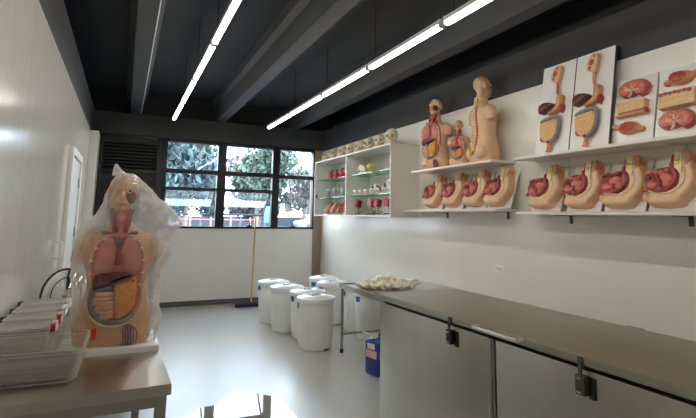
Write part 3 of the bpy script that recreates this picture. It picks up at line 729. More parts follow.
prr = ['pelvis section model directly below the left digestive tract board', 'pelvis section model directly below the right digestive tract board', 'pelvis section model directly below the first kidney board', 'pelvis section model below second kidney board, at right end of shelf']
XB = 3.455
for i, (y, k) in enumerate(zip((4.93, 4.54, 4.15, 3.80), (3, 2, 3, 0))):
    rot = (-lean, 0, -PI / 2)
    dup(P[k], (XB, y, 1.705), rot, pl[i], 'pelvis sections on the lower shelves')
for i, (y, k) in enumerate(zip((3.20, 2.80, 2.44, 2.085), (2, 1, 0, 3))):
    o = P[k]; dup(o, (XB, y, 1.673), (-lean, 0, -PI / 2), prr[i], 'pelvis sections on the lower shelves')
for o in P:
    def kill(q):
        for c in list(q.children): kill(c)
        bpy.data.objects.remove(q)
    kill(o)

# ------------------------------------------------------------------ digestive tract boards
def digestive():
    r = empty('digestive_tract_model', (0, 0, 0), (0, 0, 0), '', 'anatomical model', 'digestive tract boards')
    MB().b2(-.182, .182, 0.0, .022, 0, .86, .002).build('base_board', M['board'], r)
    part(MB().b2(.1825, .186, 0.001, .024, 0.002, .858).build('edge_strip', M['board_edge'], r), 'dark edge strip')
    hd = smooth_outline([(-.03, .80), (.0, .825), (.045, .82), (.06, .78), (.055, .73), (.045, .69), (.04, .655), (.0, .655), (-.005, .685), (-.04, .685), (-.045, .705), (-.035, .72), (-.052, .735), (-.035, .765)], 3)
    m = MB(); m.prism(hd, -.045, 0.0, .008); m.build('head_section', M['skin'], r)
    m = MB(); m.ell((.0, -.046, .745), (.024, .01, .03), (0, .3, 0)); m.build('mouth_cavity', M['orange_flesh'], r)
    m = MB(); m.ell((.022, -.046, .795), (.014, .008, .012)); m.build('nasal_cavity', M['muscle_pink'], r)
    m = MB(); m.ell((-.012, -.046, .70), (.018, .01, .012)); m.build('tongue', M['muscle_pink'], r)
    m = MB(); m.tube(spline([(.02, -.02, .67), (.022, -.022, .61), (.03, -.024, .56), (.055, -.026, .52)], 5), .013, 10); m.build('esophagus', M['stomach_tan'], r)
    st = smooth_outline([(.045, .515), (.075, .53), (.1, .51), (.098, .44), (.07, .385), (.02, .36), (-.03, .355), (-.04, .375), (-.005, .395), (.035, .42), (.045, .46)], 4)
    m = MB(); m.prism(st, -.06, 0.0, .02); m.build('stomach', M['stomach_tan'], r)
    m = MB(); m.prism(smooth_outline([(.105, .44), (.115, .40), (.095, .36), (.08, .375), (.09, .41)], 4), -.045, 0, .008); m.build('spleen', M['muscle'], r)
    lv = smooth_outline([(-.15, .42), (-.14, .46), (-.09, .478), (-.03, .47), (.015, .45), (.01, .43), (-.04, .415), (-.09, .385), (-.135, .38)], 4)
    m = MB(); m.prism(lv, -.065, 0.0, .018); m.build('liver', M['liver'], r)
    m = MB(); m.tube(spline([(-.115, -.03, .285), (-.09, -.034, .305), (-.03, -.04, .315), (.04, -.04, .325), (.075, -.036, .31), (.085, -.032, .24), (.075, -.03, .16), (.04, -.03, .11), (.0, -.03, .095)], 5), .0185, 12); m.jitter(.004, 40); m.build('colon', M['colon'], r)
    m = MB(); m.prism(smooth_outline([(-.108, .278), (-.02, .298), (.05, .302), (.078, .25), (.068, .16), (.03, .105), (-.04, .095), (-.1, .15), (-.112, .22)], 4), -.052, 0.0, .014); m.jitter(.004, 60); m.build('small_intestine', M['gut_yellow'], r)
    m = MB(); m.ell((-.08, -.03, .135), (.026, .022, .03)); m.ell((-.075, -.033, .165), (.018, .015, .02)); m.build('cecum', M['orange_flesh'], r)
    m = MB(); m.tube(spline([(-.02, -.03, .10), (.0, -.03, .075), (.0, -.03, .04), (-.002, -.03, .005)], 5), [.014] * 6 + [.017] * 4 + [.02] * 3 + [.024] * 3, 12); m.build('rectum', M['stomach_tan'], r)
    m = MB(); m.ell((-.004, -.046, .095), (.012, .012, .012)); m.build('valve', M['maroon'], r)
    return r
dl = math.asin(0.165 / 0.86)
g = digestive(); g.location = (3.385, 3.043, 2.183); g.rotation_euler = wall_rot(dl); g['label'] = 'digestive tract model on tall white board beside the torso shelf'
dup(g, (3.385, 2.668, 2.183), wall_rot(dl), 'digestive tract model on tall white board next to the kidney boards')
bpy.context.view_layer.update()

# ------------------------------------------------------------------ kidney, skin block and small organ reliefs on boards
def relief_board(order, label, y):
    r = empty('organ_relief_board', (3.42, y, 2.182), wall_rot(math.asin(0.13 / .54)), label, 'anatomical model', 'boards with three organ reliefs')
    MB().b2(-.163, .163, 0.0, .014, 0, .545, .002).build('base_board', M['board'], r)
    for zc, what in zip((.435, .27, .115), order):
        if what == 'kidney':
            out = smooth_outline([(.0, -.05), (-.07, -.06), (-.11, -.03), (-.115, .02), (-.07, .062), (.0, .075), (.08, .062), (.12, .015), (.11, -.045), (.06, -.07), (.035, -.045)], 4)
            m = MB(); m.prism([(x, z + zc) for x, z in out], -.05, 0.0, .014); k_ = m.build('kidney', M['kidney'], r)
            m = MB(); m.prism([(x * .86 - .008, z * .82 + zc + .004) for x, z in out], -.054, -.02, .004); m.jitter(.002, 60); m.build('kidney_cut_face', M['kidney_in'], k_)
            m = MB()
            for a in range(5):
                an = math.radians(-20 + a * 52 + (a % 2) * 14); m.tube([(.012 * math.cos(an), -.056, zc - .018 + .01 * math.sin(an)), (.0 + .06 * math.cos(an + .2), -.056, zc - .008 + .036 * math.sin(an))], [.006, .008], 8)
            m.tube(spline([(-.0, -.058, zc - .02), (.006, -.058, zc - .05), (-.015, -.052, zc - .078)], 4), .009, 8)
            m.build('renal_pelvis', M['calyx'], k_)
        elif what == 'skin':
            m = MB(); m.box((0, -.03, zc), (.235, .06, .115), (0, -.03, 0), .006); b = m.build('skin_block', M['skinblock'], r)
            m = MB(); m.box((.02, -.058, zc - .04), (.2, .012, .02), (0, -.03, 0), .004); m.build('red_layer', M['kidney'], b)
            m = MB()
            for k in range(5): m.tube([(-.09 + .045 * k, -.062, zc + .045), (-.085 + .045 * k, -.062, zc - .02)], .0025, 6)
            m.build('hair_root', M['fat'], b)
            m = MB(); m.ell((.118, -.035, zc - .032), (.016, .03, .02)); m.build('fat_lobe', M['muscle'], b)
        elif what == 'skin2':
            m = MB(); m.box((0, -.03, zc), (.245, .06, .12), (0, -.03, 0), .006); b = m.build('skin_block', M['skinblock'], r)
            m = MB()
            for k in range(7): m.ell((-.105 + .032 * k, -.06, zc + .042 + .004 * (k % 2)), (.017, .01, .014), None, 10, 8)
            m.build('red_layer', M['kidney'], b)
            m = MB()
            for k in range(3): m.tube([(-.11, -.061, zc + .01 - .022 * k), (.11, -.061, zc + .012 - .022 * k)], .002, 6)
            m.build('tissue_line', M['fat'], b)
        else:
            q = 1 if what == 'organ' else -1
            m = MB(); m.ell((q * .01, -.02, zc), (.085, .05, .052)); m.tube(spline([(q * .06, -.02, zc + .005), (q * .1, -.02, zc + .02), (q * .15, -.02, zc + .03)] if q < 0 or True else [], 4), .02, 10)
            m.ell((-q * .085, -.02, zc - .02), (.03, .03, .022)); o_ = m.fuse('sac_organ', M['stomach_tan'], r, .007, 3)
            m = MB(); m.ell((0, -.058, zc), (.062, .016, .038)); m.jitter(.006, 50); m.build('sac_cut_face', M['orange_flesh'], o_)
            m = MB()
            for k in range(3): m.tube(spline([(-.05 + .03 * k, -.07, zc - .025), (-.03 + .03 * k, -.078, zc), (-.045 + .035 * k, -.07, zc + .025)], 4), .003, 6)
            m.build('vessel', M['artery'], o_)
    return r
relief_board(('kidney', 'skin', 'organ2'), 'white board with kidney on top, skin block and orange organ reliefs', 2.325)
relief_board(('organ', 'skin2', 'kidney'), 'white board with kidney relief at bottom, rightmost of the relief boards', 1.985)

# ------------------------------------------------------------------ wall cabinet with glass shelves
CX0, CX1, CY0, CY1, CZ0, CZ1 = 3.16, XR, 5.48, 8.28, 1.605, 2.585
CYM = 6.90
cb = empty('display_cabinet', (XR, CY0, CZ0), (0, 0, 0), 'white open-front wall cabinet with two bays of glass shelves', 'cabinet')
def cl(x0, x1, y0, y1, z0, z1): return (x0 - XR, x1 - XR, y0 - CY0, y1 - CY0, z0 - CZ0, z1 - CZ0)
m = MB(); t_ = .02
m.b2(*cl(CX0, CX1, CY0, CY0 + t_, CZ0, CZ1)); m.b2(*cl(CX0, CX1, CY1 - t_, CY1, CZ0, CZ1)); m.b2(*cl(CX0, CX1, CY0 + t_, CY1 - t_, CZ0, CZ0 + t_)); m.b2(*cl(CX0, CX1, CY0 + t_, CY1 - t_, CZ1 - t_, CZ1)); m.b2(*cl(CX0, CX1, CYM - .012, CYM + .012, CZ0 + t_, CZ1 - t_))
m.b2(*cl(CX1 - .012, CX1, CY0 + t_, CY1 - t_, CZ0 + t_, CZ1 - t_)); m.build('carcass', M['white_lam'], cb)
SZ = (1.925, 2.25)
for a, b in ((CY0 + t_, CYM - .012), (CYM + .012, CY1 - t_)):
    for z in SZ: MB().b2(*cl(CX0 + .05, CX1 - .014, a + .002, b - .002, z - .008, z)).build('glass_shelf', M['shelf_glass'], cb)
for y in (CYM + .012, CY1 - t_ - .006): part(MB().b2(*cl(CX0 + .02, CX0 + .05, y - .012, y + .018, 1.93, 1.99)).build('lock_plate', M['stand'], cb), 'small dark lock plate')

# contents -----------------------------------------------------------
def skull():
    r = empty('skull_model', (0, 0, 0))
    m = MB(); m.ell((0, .02, .115), (.066, .085, .066)); m.ell((0, -.035, .08), (.052, .045, .05)); m.ell((0, -.052, .045), (.036, .032, .032))
    for q in (-1, 1): m.ell((q * .05, -.035, .07), (.018, .035, .014))
    m.ell((0, .0, .03), (.05, .05, .03)); m.jitter(.006, 26); m.fuse('cranium', M['old_bone'], r, .008, 2)
    for q in (-1, 1): MB().ell((q * .026, -.072, .088), (.018, .014, .017), None, 14, 8).build('eye_socket', M['dark_hole'], r)
    MB().ell((0, -.081, .06), (.009, .008, .014), None, 10, 8).build('nose_opening', M['dark_hole'], r)
    m = MB(); m.tube(spline([(-.05, .0, .045), (-.046, -.04, .02), (-.02, -.075, .012), (.02, -.075, .012), (.046, -.04, .02), (.05, .0, .045)], 4), .011, 8); m.build('jaw', M['old_bone'], r)
    m = MB()
    for k in range(7): m.ell((-.024 + .008 * k, -.082 + .0012 * abs(k - 3) ** 2, .03), (.0038, .004, .009), None, 8, 6)
    m.build('teeth', M['bone'], r)
    return r
sk = skull(); pos = ['nearest the torso shelf', 'second from the torso shelf', 'third from the torso shelf', 'fourth from the torso shelf', 'fifth from the torso shelf', 'sixth from the torso shelf', 'seventh from the torso shelf', 'farthest, by the window corner']
for k in range(8):
    y = 5.66 + k * .335
    rot = (0, 0, -PI / 2 + random.uniform(-.25, .5) + .3); s = 1.15 if k else 1.3
    o = sk if k == 0 else dup(sk, (0, 0, 0)); o.location = (3.28, y, CZ1 + .001); o.rotation_euler = rot; o.scale = (s, s, s)
    tag(o, 'cream bone skull model on top of the wall cabinet, ' + pos[k], 'skull', 'skulls on the cabinet')
ROTW = (0, 0, -PI / 2 + .45)
def heart():
    r = empty('heart_model', (0, 0, 0))
    m = MB(); m.ell((0, 0, .065), (.045, .04, .05), (0, .4, 0)); m.ell((.012, 0, .035), (.03, .028, .035)); m.ell((-.02, 0, .09), (.028, .028, .026)); m.fuse('heart_body', M['red'], r, .007, 3)
    MB().tube(spline([(-.015, 0, .1), (-.012, 0, .13), (.012, 0, .145), (.03, 0, .125)], 4), .012, 8).build('aorta', M['artery'], r)
    MB().lathe([(0, 0), (.03, 0), (.03, .008), (.006, .012), (.006, .03), (0, .03)], 16).build('foot', M['white_pl'], r)
    return r
h0 = heart()
for k in range(4):
    o = h0 if k == 0 else dup(h0, (0, 0, 0)); o.location = (3.35, 7.22 + k * .24, SZ[1] + .001); o.rotation_euler = ROTW
    o.scale = (1.15, 1.15, 1.15); tag(o, 'red heart model on top glass shelf of far bay, ' + ['closest to the divider', 'second from the divider', 'third from the divider', 'farthest from the divider'][k], 'heart model', 'red hearts in the cabinet')
def beaker():
    r = empty('clear_joint_model', (0, 0, 0))
    m = MB(); m.lathe([(.045, .012), (.05, .02), (.05, .16), (.054, .168), (.046, .168), (.045, .02)], 24); m.build('clear_case', M['clear_model'], r)
    MB().b2(-.06, .06, -.05, .05, 0, .012, .002).build('base', M['white_pl'], r)
    MB().tube([(-.02, 0, .013), (.025, 0, .15)], .006, 8).build('rod', M['stand'], r)
    return r
b0 = beaker()
for k in range(3):
    o = b0 if k == 0 else dup(b0, (0, 0, 0)); o.location = (3.35, 7.40 + k * .34, SZ[0] + .001); o.rotation_euler = (0, 0, k * .6)
    tag(o, 'clear cased model with dark rod on middle glass shelf, ' + ['closest to the divider', 'middle of three', 'farthest from the divider'][k], 'model', 'clear models in the cabinet')
def fleshy(k):
    r = empty('muscle_model', (0, 0, 0))
    random.seed(40 + k)
    m = MB(); m.ell((0, 0, .09), (.05, .045, .055), (0, .3, 0)); m.ell((.03, 0, .14), (.04, .035, .04)); m.ell((-.03, .01, .055), (.045, .04, .04)); m.tube([(.02, 0, .15), (.05, 0, .19)], [.022, .012], 10)
    m.fuse('muscle_body', M['flesh'], r, .007, 3)
    m = MB()
    for j in range(3): m.tube(spline([(-.04 + .02 * j, -.04, .05), (-.02 + .025 * j, -.05, .1), (.01 + .02 * j, -.036, .155)], 4), .008, 8)
    m.build('muscle_strand', M['muscle_pink'], r)
    MB().b2(-.06, .06, -.045, .045, 0, .016, .003).build('base', M['white_pl'], r)
    return r
f0 = fleshy(0)
for k in range(4):
    o = f0 if k == 0 else dup(f0, (0, 0, 0)); o.location = (3.35, 7.17 + k * .28, CZ0 + .021); o.rotation_euler = (0, 0, -PI / 2 + .3 + .5 * k)
    o.scale = (1.3, 1.3, 1.25); tag(o, 'orange flesh muscle model on floor of far bay, ' + ['closest to the divider', 'second from the divider', 'third from the divider', 'farthest from the divider'][k], 'muscle model', 'muscle models in the cabinet')
# near bay, top shelf: split brain
r = empty('brain_model', (3.35, 6.52, SZ[1] + .001), ROTW, 'white and yellow green brain model on top glass shelf of near bay', 'brain model')
m = MB(); m.ell((-.085, 0, .085), (.08, .06, .06), (0, .5, 0)); m.ell((-.13, -.01, .06), (.045, .05, .045)); m.jitter(.012, 40); m.build('brain_half', M['white_pl'], r)
m = MB(); m.ell((.07, 0, .1), (.085, .06, .065)); m.ell((.1, 0, .055), (.055, .05, .04)); m.jitter(.012, 40, 4); part(m.build('brain_half', M['yellow_green'], r), 'yellow green half')
MB().b2(-.15, .13, -.04, .04, 0, .03, .004).build('base', M['white_pl'], r)
# eyes
def eye():
    r = empty('eye_model', (0, 0, 0))
    MB().ell((0, 0, .1), (.068, .068, .068), None, 24, 16).build('eyeball', M['white_pl'], r)
    m = MB(); m.ell((0, -.05, .1), (.034, .024, .034)); m.build('iris', M['iris'], r)
    MB().tube([(.05, -.03, .13), (.075, .02, .1), (.05, .055, .06)], .014, 8).build('eye_muscle', M['muscle'], r)
    MB().tube([(-.05, -.03, .13), (-.075, .02, .1), (-.05, .055, .06)], .014, 8).build('eye_muscle', M['muscle'], r)
    MB().lathe([(0, 0), (.045, 0), (.045, .01), (.014, .016), (.014, .04), (0, .04)], 18).build('foot', M['white_pl'], r)
    return r
e0 = eye(); e0.location = (3.40, 5.90, SZ[0] + .001); e0.scale = (1.25,) * 3; e0.rotation_euler = (0, 0, -PI / 2 - .2)
tag(e0, 'large eyeball model nearest the cabinet end panel on middle glass shelf', 'eye model', 'eyeballs in the cabinet')
e1 = dup(e0, (3.40, 6.31, SZ[0] + .001), (0, 0, -PI / 2 - .1), 'eyeball model nearer the cabinet divider on middle glass shelf', scale=(1.05, 1.05, 1.05))
def tooth():
    r = empty('tooth_model', (0, 0, 0))
    m = MB(); m.ell((0, 0, .055), (.024, .02, .022)); m.ell((-.01, 0, .07), (.012, .014, .012)); m.ell((.01, 0, .07), (.012, .014, .012))
    for q in (-1, 1): m.tube([(q * .01, 0, .05), (q * .015, 0, .01)], [.012, .005], 8)
    m.fuse('crown', M['white_pl'], r, .005, 2)
    MB().b2(-.025, .025, -.02, .02, 0, .01, .002).build('base', M['bone'], r)
    return r
t0 = tooth()
tn = ['nearest the end panel', 'second from the end panel', 'third from the end panel', 'fourth from the end panel', 'fifth from the end panel', 'sixth from the end panel', 'nearest the divider']
for k in range(7):
    o = t0 if k == 0 else dup(t0, (0, 0, 0)); o.location = (3.25, 5.65 + .18 * k, SZ[0] + .001); o.rotation_euler = ROTW
    o.scale = (1.45, 1.3, 1.1); tag(o, 'white tooth model at front of middle glass shelf, ' + tn[k], 'tooth model', 'white teeth in the cabinet')
def block():
    r = empty('gum_section_model', (0, 0, 0))
    MB().box((0, 0, .175), (.11, .06, .12), (0, .25, 0), .01).build('gum_block', M['pink'], r)
    MB().box((.04, -.006, .165), (.045, .062, .105), (0, .25, 0), .008).build('gum_cut', M['maroon'], r)
    m = MB(); m.tube([(-.0, 0, .13), (.03, 0, .012)], .008, 8); m.build('stem', M['stand'], r)
    m = MB(); m.tube(spline([(-.07, -.02, .006), (-.02, -.025, .02), (.03, 0, .02), (.08, .02, .045)], 4), .008, 8); m.build('foot', M['stand'], r)
    return r
g0 = block()
gn = ['closest to the end panel', 'second from the end panel', 'third from the end panel', 'alone by the divider']
for k, y in enumerate((5.85, 6.16, 6.36, 6.80)):
    o = g0 if k == 0 else dup(g0, (0, 0, 0)); o.location = (3.34, y, CZ0 + .026); o.rotation_euler = (0, 0, -PI / 2 + .4 - .1 * k)
    tag(o, 'pink gum model on dark stand, cabinet floor of near bay, ' + gn[k], 'gum model', 'gum sections in the cabinet')

# outlet
ot = empty('wall_outlet', (XR - .001, 3.965, 1.085), (0, 0, -PI / 2), 'white double power outlet plate on the right wall above the chest', 'outlet')
MB().b2(-.06, .06, -.008, 0, -.04, .04, .004).build('plate', M['outlet'], ot)
for q in (-.026, .026): MB().b2(q - .016, q + .016, -.0105, -.008, -.018, .018, .003).b2(q - .004, q + .004, -.0125, -.0105, -.006, .006).build('socket', M['white_trim'], ot)
for q in (-.026, .026): MB().b2(q - .007, q - .004, -.0135, -.0104, -.006, .006).b2(q + .004, q + .007, -.0135, -.0104, -.006, .006).build('socket_hole', M['rubber'], ot)

# ------------------------------------------------------------------ steel chest
CH = empty('steel_chest', (1.90, 2.1, 0), (0, 0, 0.022), 'long stainless steel chest with hinged lid, latches and bar handle along the right wall', 'chest')
Wd = 0.765; y0, y1 = -1.35, 1.33; HT = 1.0
m = MB(); m.b2(.02, Wd, y0, 0.06, 0.05, HT - .066, .004); m.b2(.02, Wd, .075, y1, 0.05, HT - .066, .004); m.build('chest_body', M['steel_front'], CH)
part(MB().b2(.035, Wd - .01, .04, .09, .06, HT - .07).build('seam_strip', M['gap'], CH), 'dark seam between two body panels')
MB().b2(.012, .02, .085, .115, .05, HT - .07, .003).build('seam_cover', M['steel_tube'], CH)
part(MB().b2(.045, Wd - .02, y0 + .02, y1 - .02, HT - .066, HT - .043).build('lid_gap_shade', M['gap'], CH), 'gap under lid, its shade painted black')  # near-black block stands in for the shade in the gap below the lid
MB().b2(.0, Wd + .005, y0 - .02, y1 + .03, HT - .043, HT, .005).build('lid', M['steel'], CH)
MB().b2(.05, Wd - .01, y0 + .05, y1 - .05, 0, .05).build('plinth', M['gap'], CH)
m = MB(); hz = HT - .02; m.tube(spline([(-.004, .18, hz), (-.026, .176, hz + .002), (-.034, .15, hz + .002), (-.034, -.12, hz + .002), (-.026, -.15, hz + .002), (-.004, -.154, hz)], 5), .012, 10); m.box((-.002, .18, hz), (.006, .036, .03), None, .002); m.box((-.002, -.154, hz), (.006, .036, .03), None, .002); m.build('handle', M['handle'], CH)
def latch(yc, keys, dark):
    z0 = HT - .17
    l = MB().b2(-.018, .021, yc - .024, yc + .024, z0, z0 + .085, .005).build('latch', M['lock_black'] if dark else M['lock_grey'], CH)
    MB().b2(-.008, .0, yc - .014, yc + .014, HT - .048, HT - .008, .002).b2(-.014, -.004, yc - .009, yc + .009, z0 + .08, HT - .044, .002).build('hasp', M['lock_grey'], l)
    m = MB(); m.b2(-.022, -.016, yc - .009, yc + .016, z0 + .066, z0 + .078, .002); m.b2(-.022, -.016, yc - .009, yc + .016, z0 + .008, z0 + .018, .002); m.build('rivet_plate', M['chrome'], l)
    MB().b2(.010, .022, yc - .055, yc - .022, z0 - .012, z0 + .08, .005).build('backing_plate', M['lock_black'], l)
    if keys:
        m = MB(); m.tube([(-.018, yc - .009 + .009 * math.cos(a), z0 - .008 + .011 * math.sin(a)) for a in [k * PI / 8 for k in range(16)]], .0018, 6, closed=True)
        m.box((-.018, yc - .012, z0 - .036), (.0025, .009, .038), (.15, 0, 0)); m.box((-.02, yc - .004, z0 - .034), (.0025, .008, .034), (-.2, 0, 0)); m.build('key', M['chrome'], l)
latch(.43, True, True); latch(-.50, False, False)
for yy in (-.25,): MB().b2(Wd - .005, Wd + .012, yy - .05, yy + .05, HT - .045, HT + .005, .003).build('hinge', M['steel_tube'], CH)

# ------------------------------------------------------------------ steel trestle table behind the chest
RT = empty('trestle_table', (2.43, 4.06, 0), (0, 0, 0), 'narrow stainless steel side table between the chest and the white barrels', 'table')
TL = 1.38
m = MB(); m.b2(0, 1.12, 0, TL, .775, .79, .002); m.b2(0, 1.12, TL - .035, TL, .745, .775, .002); m.b2(0, .03, 0, TL - .035, .745, .775, .002); m.b2(0, 1.12, TL - .015, TL, .79, .80, .002); m.b2(0, .012, 0, TL - .015, .79, .80, .002); m.build('table_top', M['steel_table'], RT)
for x in (.03, 1.09):
    for y in (.03, TL - .03):
        l = MB().tube([(x, y, .02), (x, y, .75)], .0165, 12).build('leg', M['steel_tube'], RT)
        MB().tube([(x, y, 0), (x, y, .045)], .021, 12).build('rubber_foot', M['rubber'], l)
m = MB(); m.tube([(.03, TL - .03, .21), (1.09, TL - .03, .21)], .011, 8); m.build('crossbar', M['steel_tube'], RT)
MB().tube([(.03, .03, .21), (1.09, .03, .21)], .011, 8).build('crossbar', M['steel_tube'], RT)
part(MB().tube([(.31, TL - .03, .212), (.31, .03, .212)], .012, 8).build('stretcher', M['fixture'], RT), 'pale middle stretcher')
# crumpled cream gloves and cloth
m = MB()
for i in range(90):
    a = random.uniform(0, 2 * PI); q = random.random() ** .6
    m.ell((q * .36 * math.cos(a), q * .2 * math.sin(a), .015 + .085 * (1 - q) * random.uniform(.3, 1.3)), (random.uniform(.04, .09), random.uniform(.015, .04), random.uniform(.016, .03)), (random.uniform(-.5, .5), random.uniform(-.5, .5), random.uniform(0, PI)), 14, 8)
m.jitter(.016, 22)
o = m.fuse('cloth_heap', M['cloth'], None, .009, 1); zmin = min(v.co.z for v in o.data.vertices)
o.location = (2.86, 5.02, .7905 - zmin); tag(o, 'crumpled heap of cream cloth on the steel side table', 'cloth')

# ------------------------------------------------------------------ barrels
def barrel(lab_ang):
    r = empty('plastic_barrel', (0, 0, 0))
    m = MB(); m.lathe([(0, .0), (.185, .0), (.195, .012), (.2, .05), (.222, .38), (.226, .46), (.222, .47), (.222, .53), (.228, .535), (.228, .56), (0, .56)], 48)
    m.build('barrel_body', M['barrel'], r)
    m = MB()
    for k in range(16):
        a = 2 * PI * k / 16; m.tube([(.2 * math.cos(a), .2 * math.sin(a), .06), (.222 * math.cos(a), .222 * math.sin(a), .42)], .006, 6)
    m.build('side_rib', M['barrel'], r)
    m = MB(); m.lathe([(.228, .555), (.242, .56), (.242, .595), (.234, .604), (.21, .604), (.2, .612), (.12, .628), (.11, .622), (.0, .622)], 48)
    m.build('lid', M['lid'], r)
    m = MB(); m.box((0, 0, .635), (.15, .028, .022), (0, 0, .5), .008); m.build('lid_grip', M['lid'], r)
    m = MB(); n = 6; a0 = lab_ang
    rings = [[V((.2265 + dz) * math.cos(a0 + (i - n / 2) * .07), (.2265 + dz) * math.sin(a0 + (i - n / 2) * .07), z) for dz, z in ((0, .478), (0.004, .478), (0.004, .545), (0, .545))] for i in range(n + 1)]
    m.ring_loft(rings); part(m.build('label', M['blue_label'], r), 'blue sticker under rim')
    for q in (-1.2, 1.9):
        MB().box((.19 * math.cos(q), .19 * math.sin(q), .012), (.06, .03, .02), (0, 0, q + PI / 2), .002).build('foot_notch', M['stand'], r)
    return r
BB = [((2.16, 7.32), 'white lidded barrel nearest the broom by the window wall', -3.1),
      ((2.185, 6.72), 'white lidded barrel second from the broom, showing no sticker', 1.0),
      ((2.325, 6.24), 'white lidded barrel half hidden behind the frontmost barrel', -3.05),
      ((2.25, 5.74), 'frontmost white lidded barrel, standing clear in mid floor', -3.3),
      ((3.06, 7.5), 'white lidded barrel farthest back in the corner by the wooden post', -2.75),
      ((2.98, 6.93), 'white lidded barrel just ahead of the corner barrel with a blue sticker', -2.85),
      ((3.16, 6.42), 'white lidded barrel partly seen beside the table leg', -3.1),
      ((3.13, 5.92), 'white lidded barrel directly behind the steel side table', -3.05)]
base = None
for (x, y), lb, a in BB:
    o = barrel(a); o.location = (x, y, 0)
    tag(o, lb, 'barrel', 'white plastic barrels')

# blue jerrycan
jc = empty('jerrycan', (2.53, 4.58, 0), (0, 0, 0.25), 'blue plastic jerrycan with pink label standing behind the steel chest', 'jerrycan')
m = MB(); m.b2(-.13, .13, -.10, .10, 0, .33, .025); m.ring_loft([[V(sx * a, sy * b, z) for sx, sy in ((-1, -1), (1, -1), (1, 1), (-1, 1))] for a, b, z in ((.115, .09, .325), (.09, .07, .355), (.04, .04, .37))]); m.build('can_body', M['blue_can'], jc)
MB().lathe([(.028, .355), (.028, .395), (.0, .397)], 16, (-.07, 0, 0)).build('cap', M['white_pl'], jc)
MB().tube(spline([(-.03, 0, .35), (.0, 0, .395), (.07, 0, .395), (.1, 0, .33)], 4), .014, 8).build('grip', M['blue_can'], jc)
MB().b2(-.1315, -.1295, -.08, .08, .17, .245).b2(-.105, .105, -.1015, -.0995, .17, .245).build('label', M['pink_label'], jc)
MB().b2(-.1315, -.1295, -.05, .06, .255, .31).b2(-.08, .08, -.1015, -.0995, .255, .31).build('top_sticker', M['white_pl'], jc)

# broom
br = empty('broom', (2.10, 8.62, 0), (0, 0, 0), 'broom with yellow handle and purple head leaning at the window wall', 'broom')
MB().tube([(0.05, 0, .06), (.17, .40, 1.57)], .013, 10).build('broom_handle', M['broom_wood'], br)
MB().box((0, 0, .06), (.46, .06, .035), None, .01).build('broom_head', M['purple'], br)
m = MB()
for k in range(23):
    for j in (-.018, 0, .018): m.tube([(-.215 + k * .0195, j, .045), (-.22 + k * .02, j * 1.7, 0.0)], [.007, .009], 6)
o = m.build('bristles', M['bristle'], br)

# ------------------------------------------------------------------ outside
GZ = 0.55
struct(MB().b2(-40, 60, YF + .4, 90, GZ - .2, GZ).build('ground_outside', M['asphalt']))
def tree(x, y, h, rad, m_leaf, label, n=2200, seed=0, lsz=.16):
    random.seed(seed)
    r = empty('tree', (x, y, GZ), (0, 0, 0), label, 'tree', 'trees outside the window')
    m = MB(); m.tube(spline([(0, 0, 0), (.05, .02, h * .3), (-.05, 0, h * .62)], 4), [.16 - .011 * i for i in range(9)], 8)
    for k in range(6):
        a = k * 1.05; m.tube(spline([(0, 0, h * (.28 + .04 * k)), (rad * .4 * math.cos(a), rad * .4 * math.sin(a), h * (.45 + .05 * k)), (rad * .75 * math.cos(a), rad * .75 * math.sin(a), h * (.55 + .06 * k))], 3), [.06, .055, .05, .04, .03, .025, .02], 6)
    m.build('trunk', M['bark'], r)
    bm = bmesh.new()
    cl_ = [(random.uniform(-1, 1) * rad * .75, random.uniform(-1, 1) * rad * .75, h * random.uniform(.2, .95), rad * random.uniform(.28, .5)) for _ in range(20)]
    for i in range(n):
        cx, cy, cz, cr = random.choice(cl_)
        d_ = V(random.gauss(0, 1), random.gauss(0, 1), random.gauss(0, 1)).normalized() * cr * random.random() ** .4
        p = V(cx, cy, cz) + d_; s = lsz * random.uniform(.6, 1.4)
        e = Euler((random.uniform(0, 6), random.uniform(0, 6), random.uniform(0, 6))).to_matrix()
        vs = [bm.verts.new(p + e @ V(*q)) for q in ((-s, 0, 0), (0, -s * .5, s * .12), (s, 0, 0), (0, s * .5, s * .12))]
        bm.faces.new(vs)
    me = bpy.data.meshes.new('crown'); bm.to_mesh(me); bm.free(); me.materials.append(M[m_leaf])
    o = bpy.data.objects.new('crown', me); COL.objects.link(o); o.parent = r
    return r
tree(2.6, 24, 5.3, 1.9, 'leaf_blue', 'dark blue-green tree seen through the left window column', 3800, 1, .2)
tree(7.2, 28.6, 5.7, 1.9, 'leaf', 'green tree seen through the middle window column', 3800, 2, .2)
tree(13.2, 37, 4.6, 2.2, 'leaf_mauve', 'greyish low tree behind the palm in the right window column', 2400, 3, .24)
tree(-1.6, 28, 5.6, 2.0, 'leaf_blue', 'blue-green tree at the left edge of the window', 2600, 4, .2)
tree(17.6, 39.6, 4.2, 2.6, 'leaf_pale', 'pale hazy low tree at right edge of the window', 2400, 5, .24)
tree(3.4, 36, 6.8, 2.8, 'leaf_blue', 'tall tree standing behind the other two leafy trees', 3800, 6, .26)
tree(9.3, 37, 6.2, 2.3, 'leaf_mauve', 'distant grey-green tree left of the palm', 3000, 7, .26)
tree(-2.6, 39, 6.4, 2.6, 'leaf', 'distant green tree far left through the left window column', 3000, 8, .26)
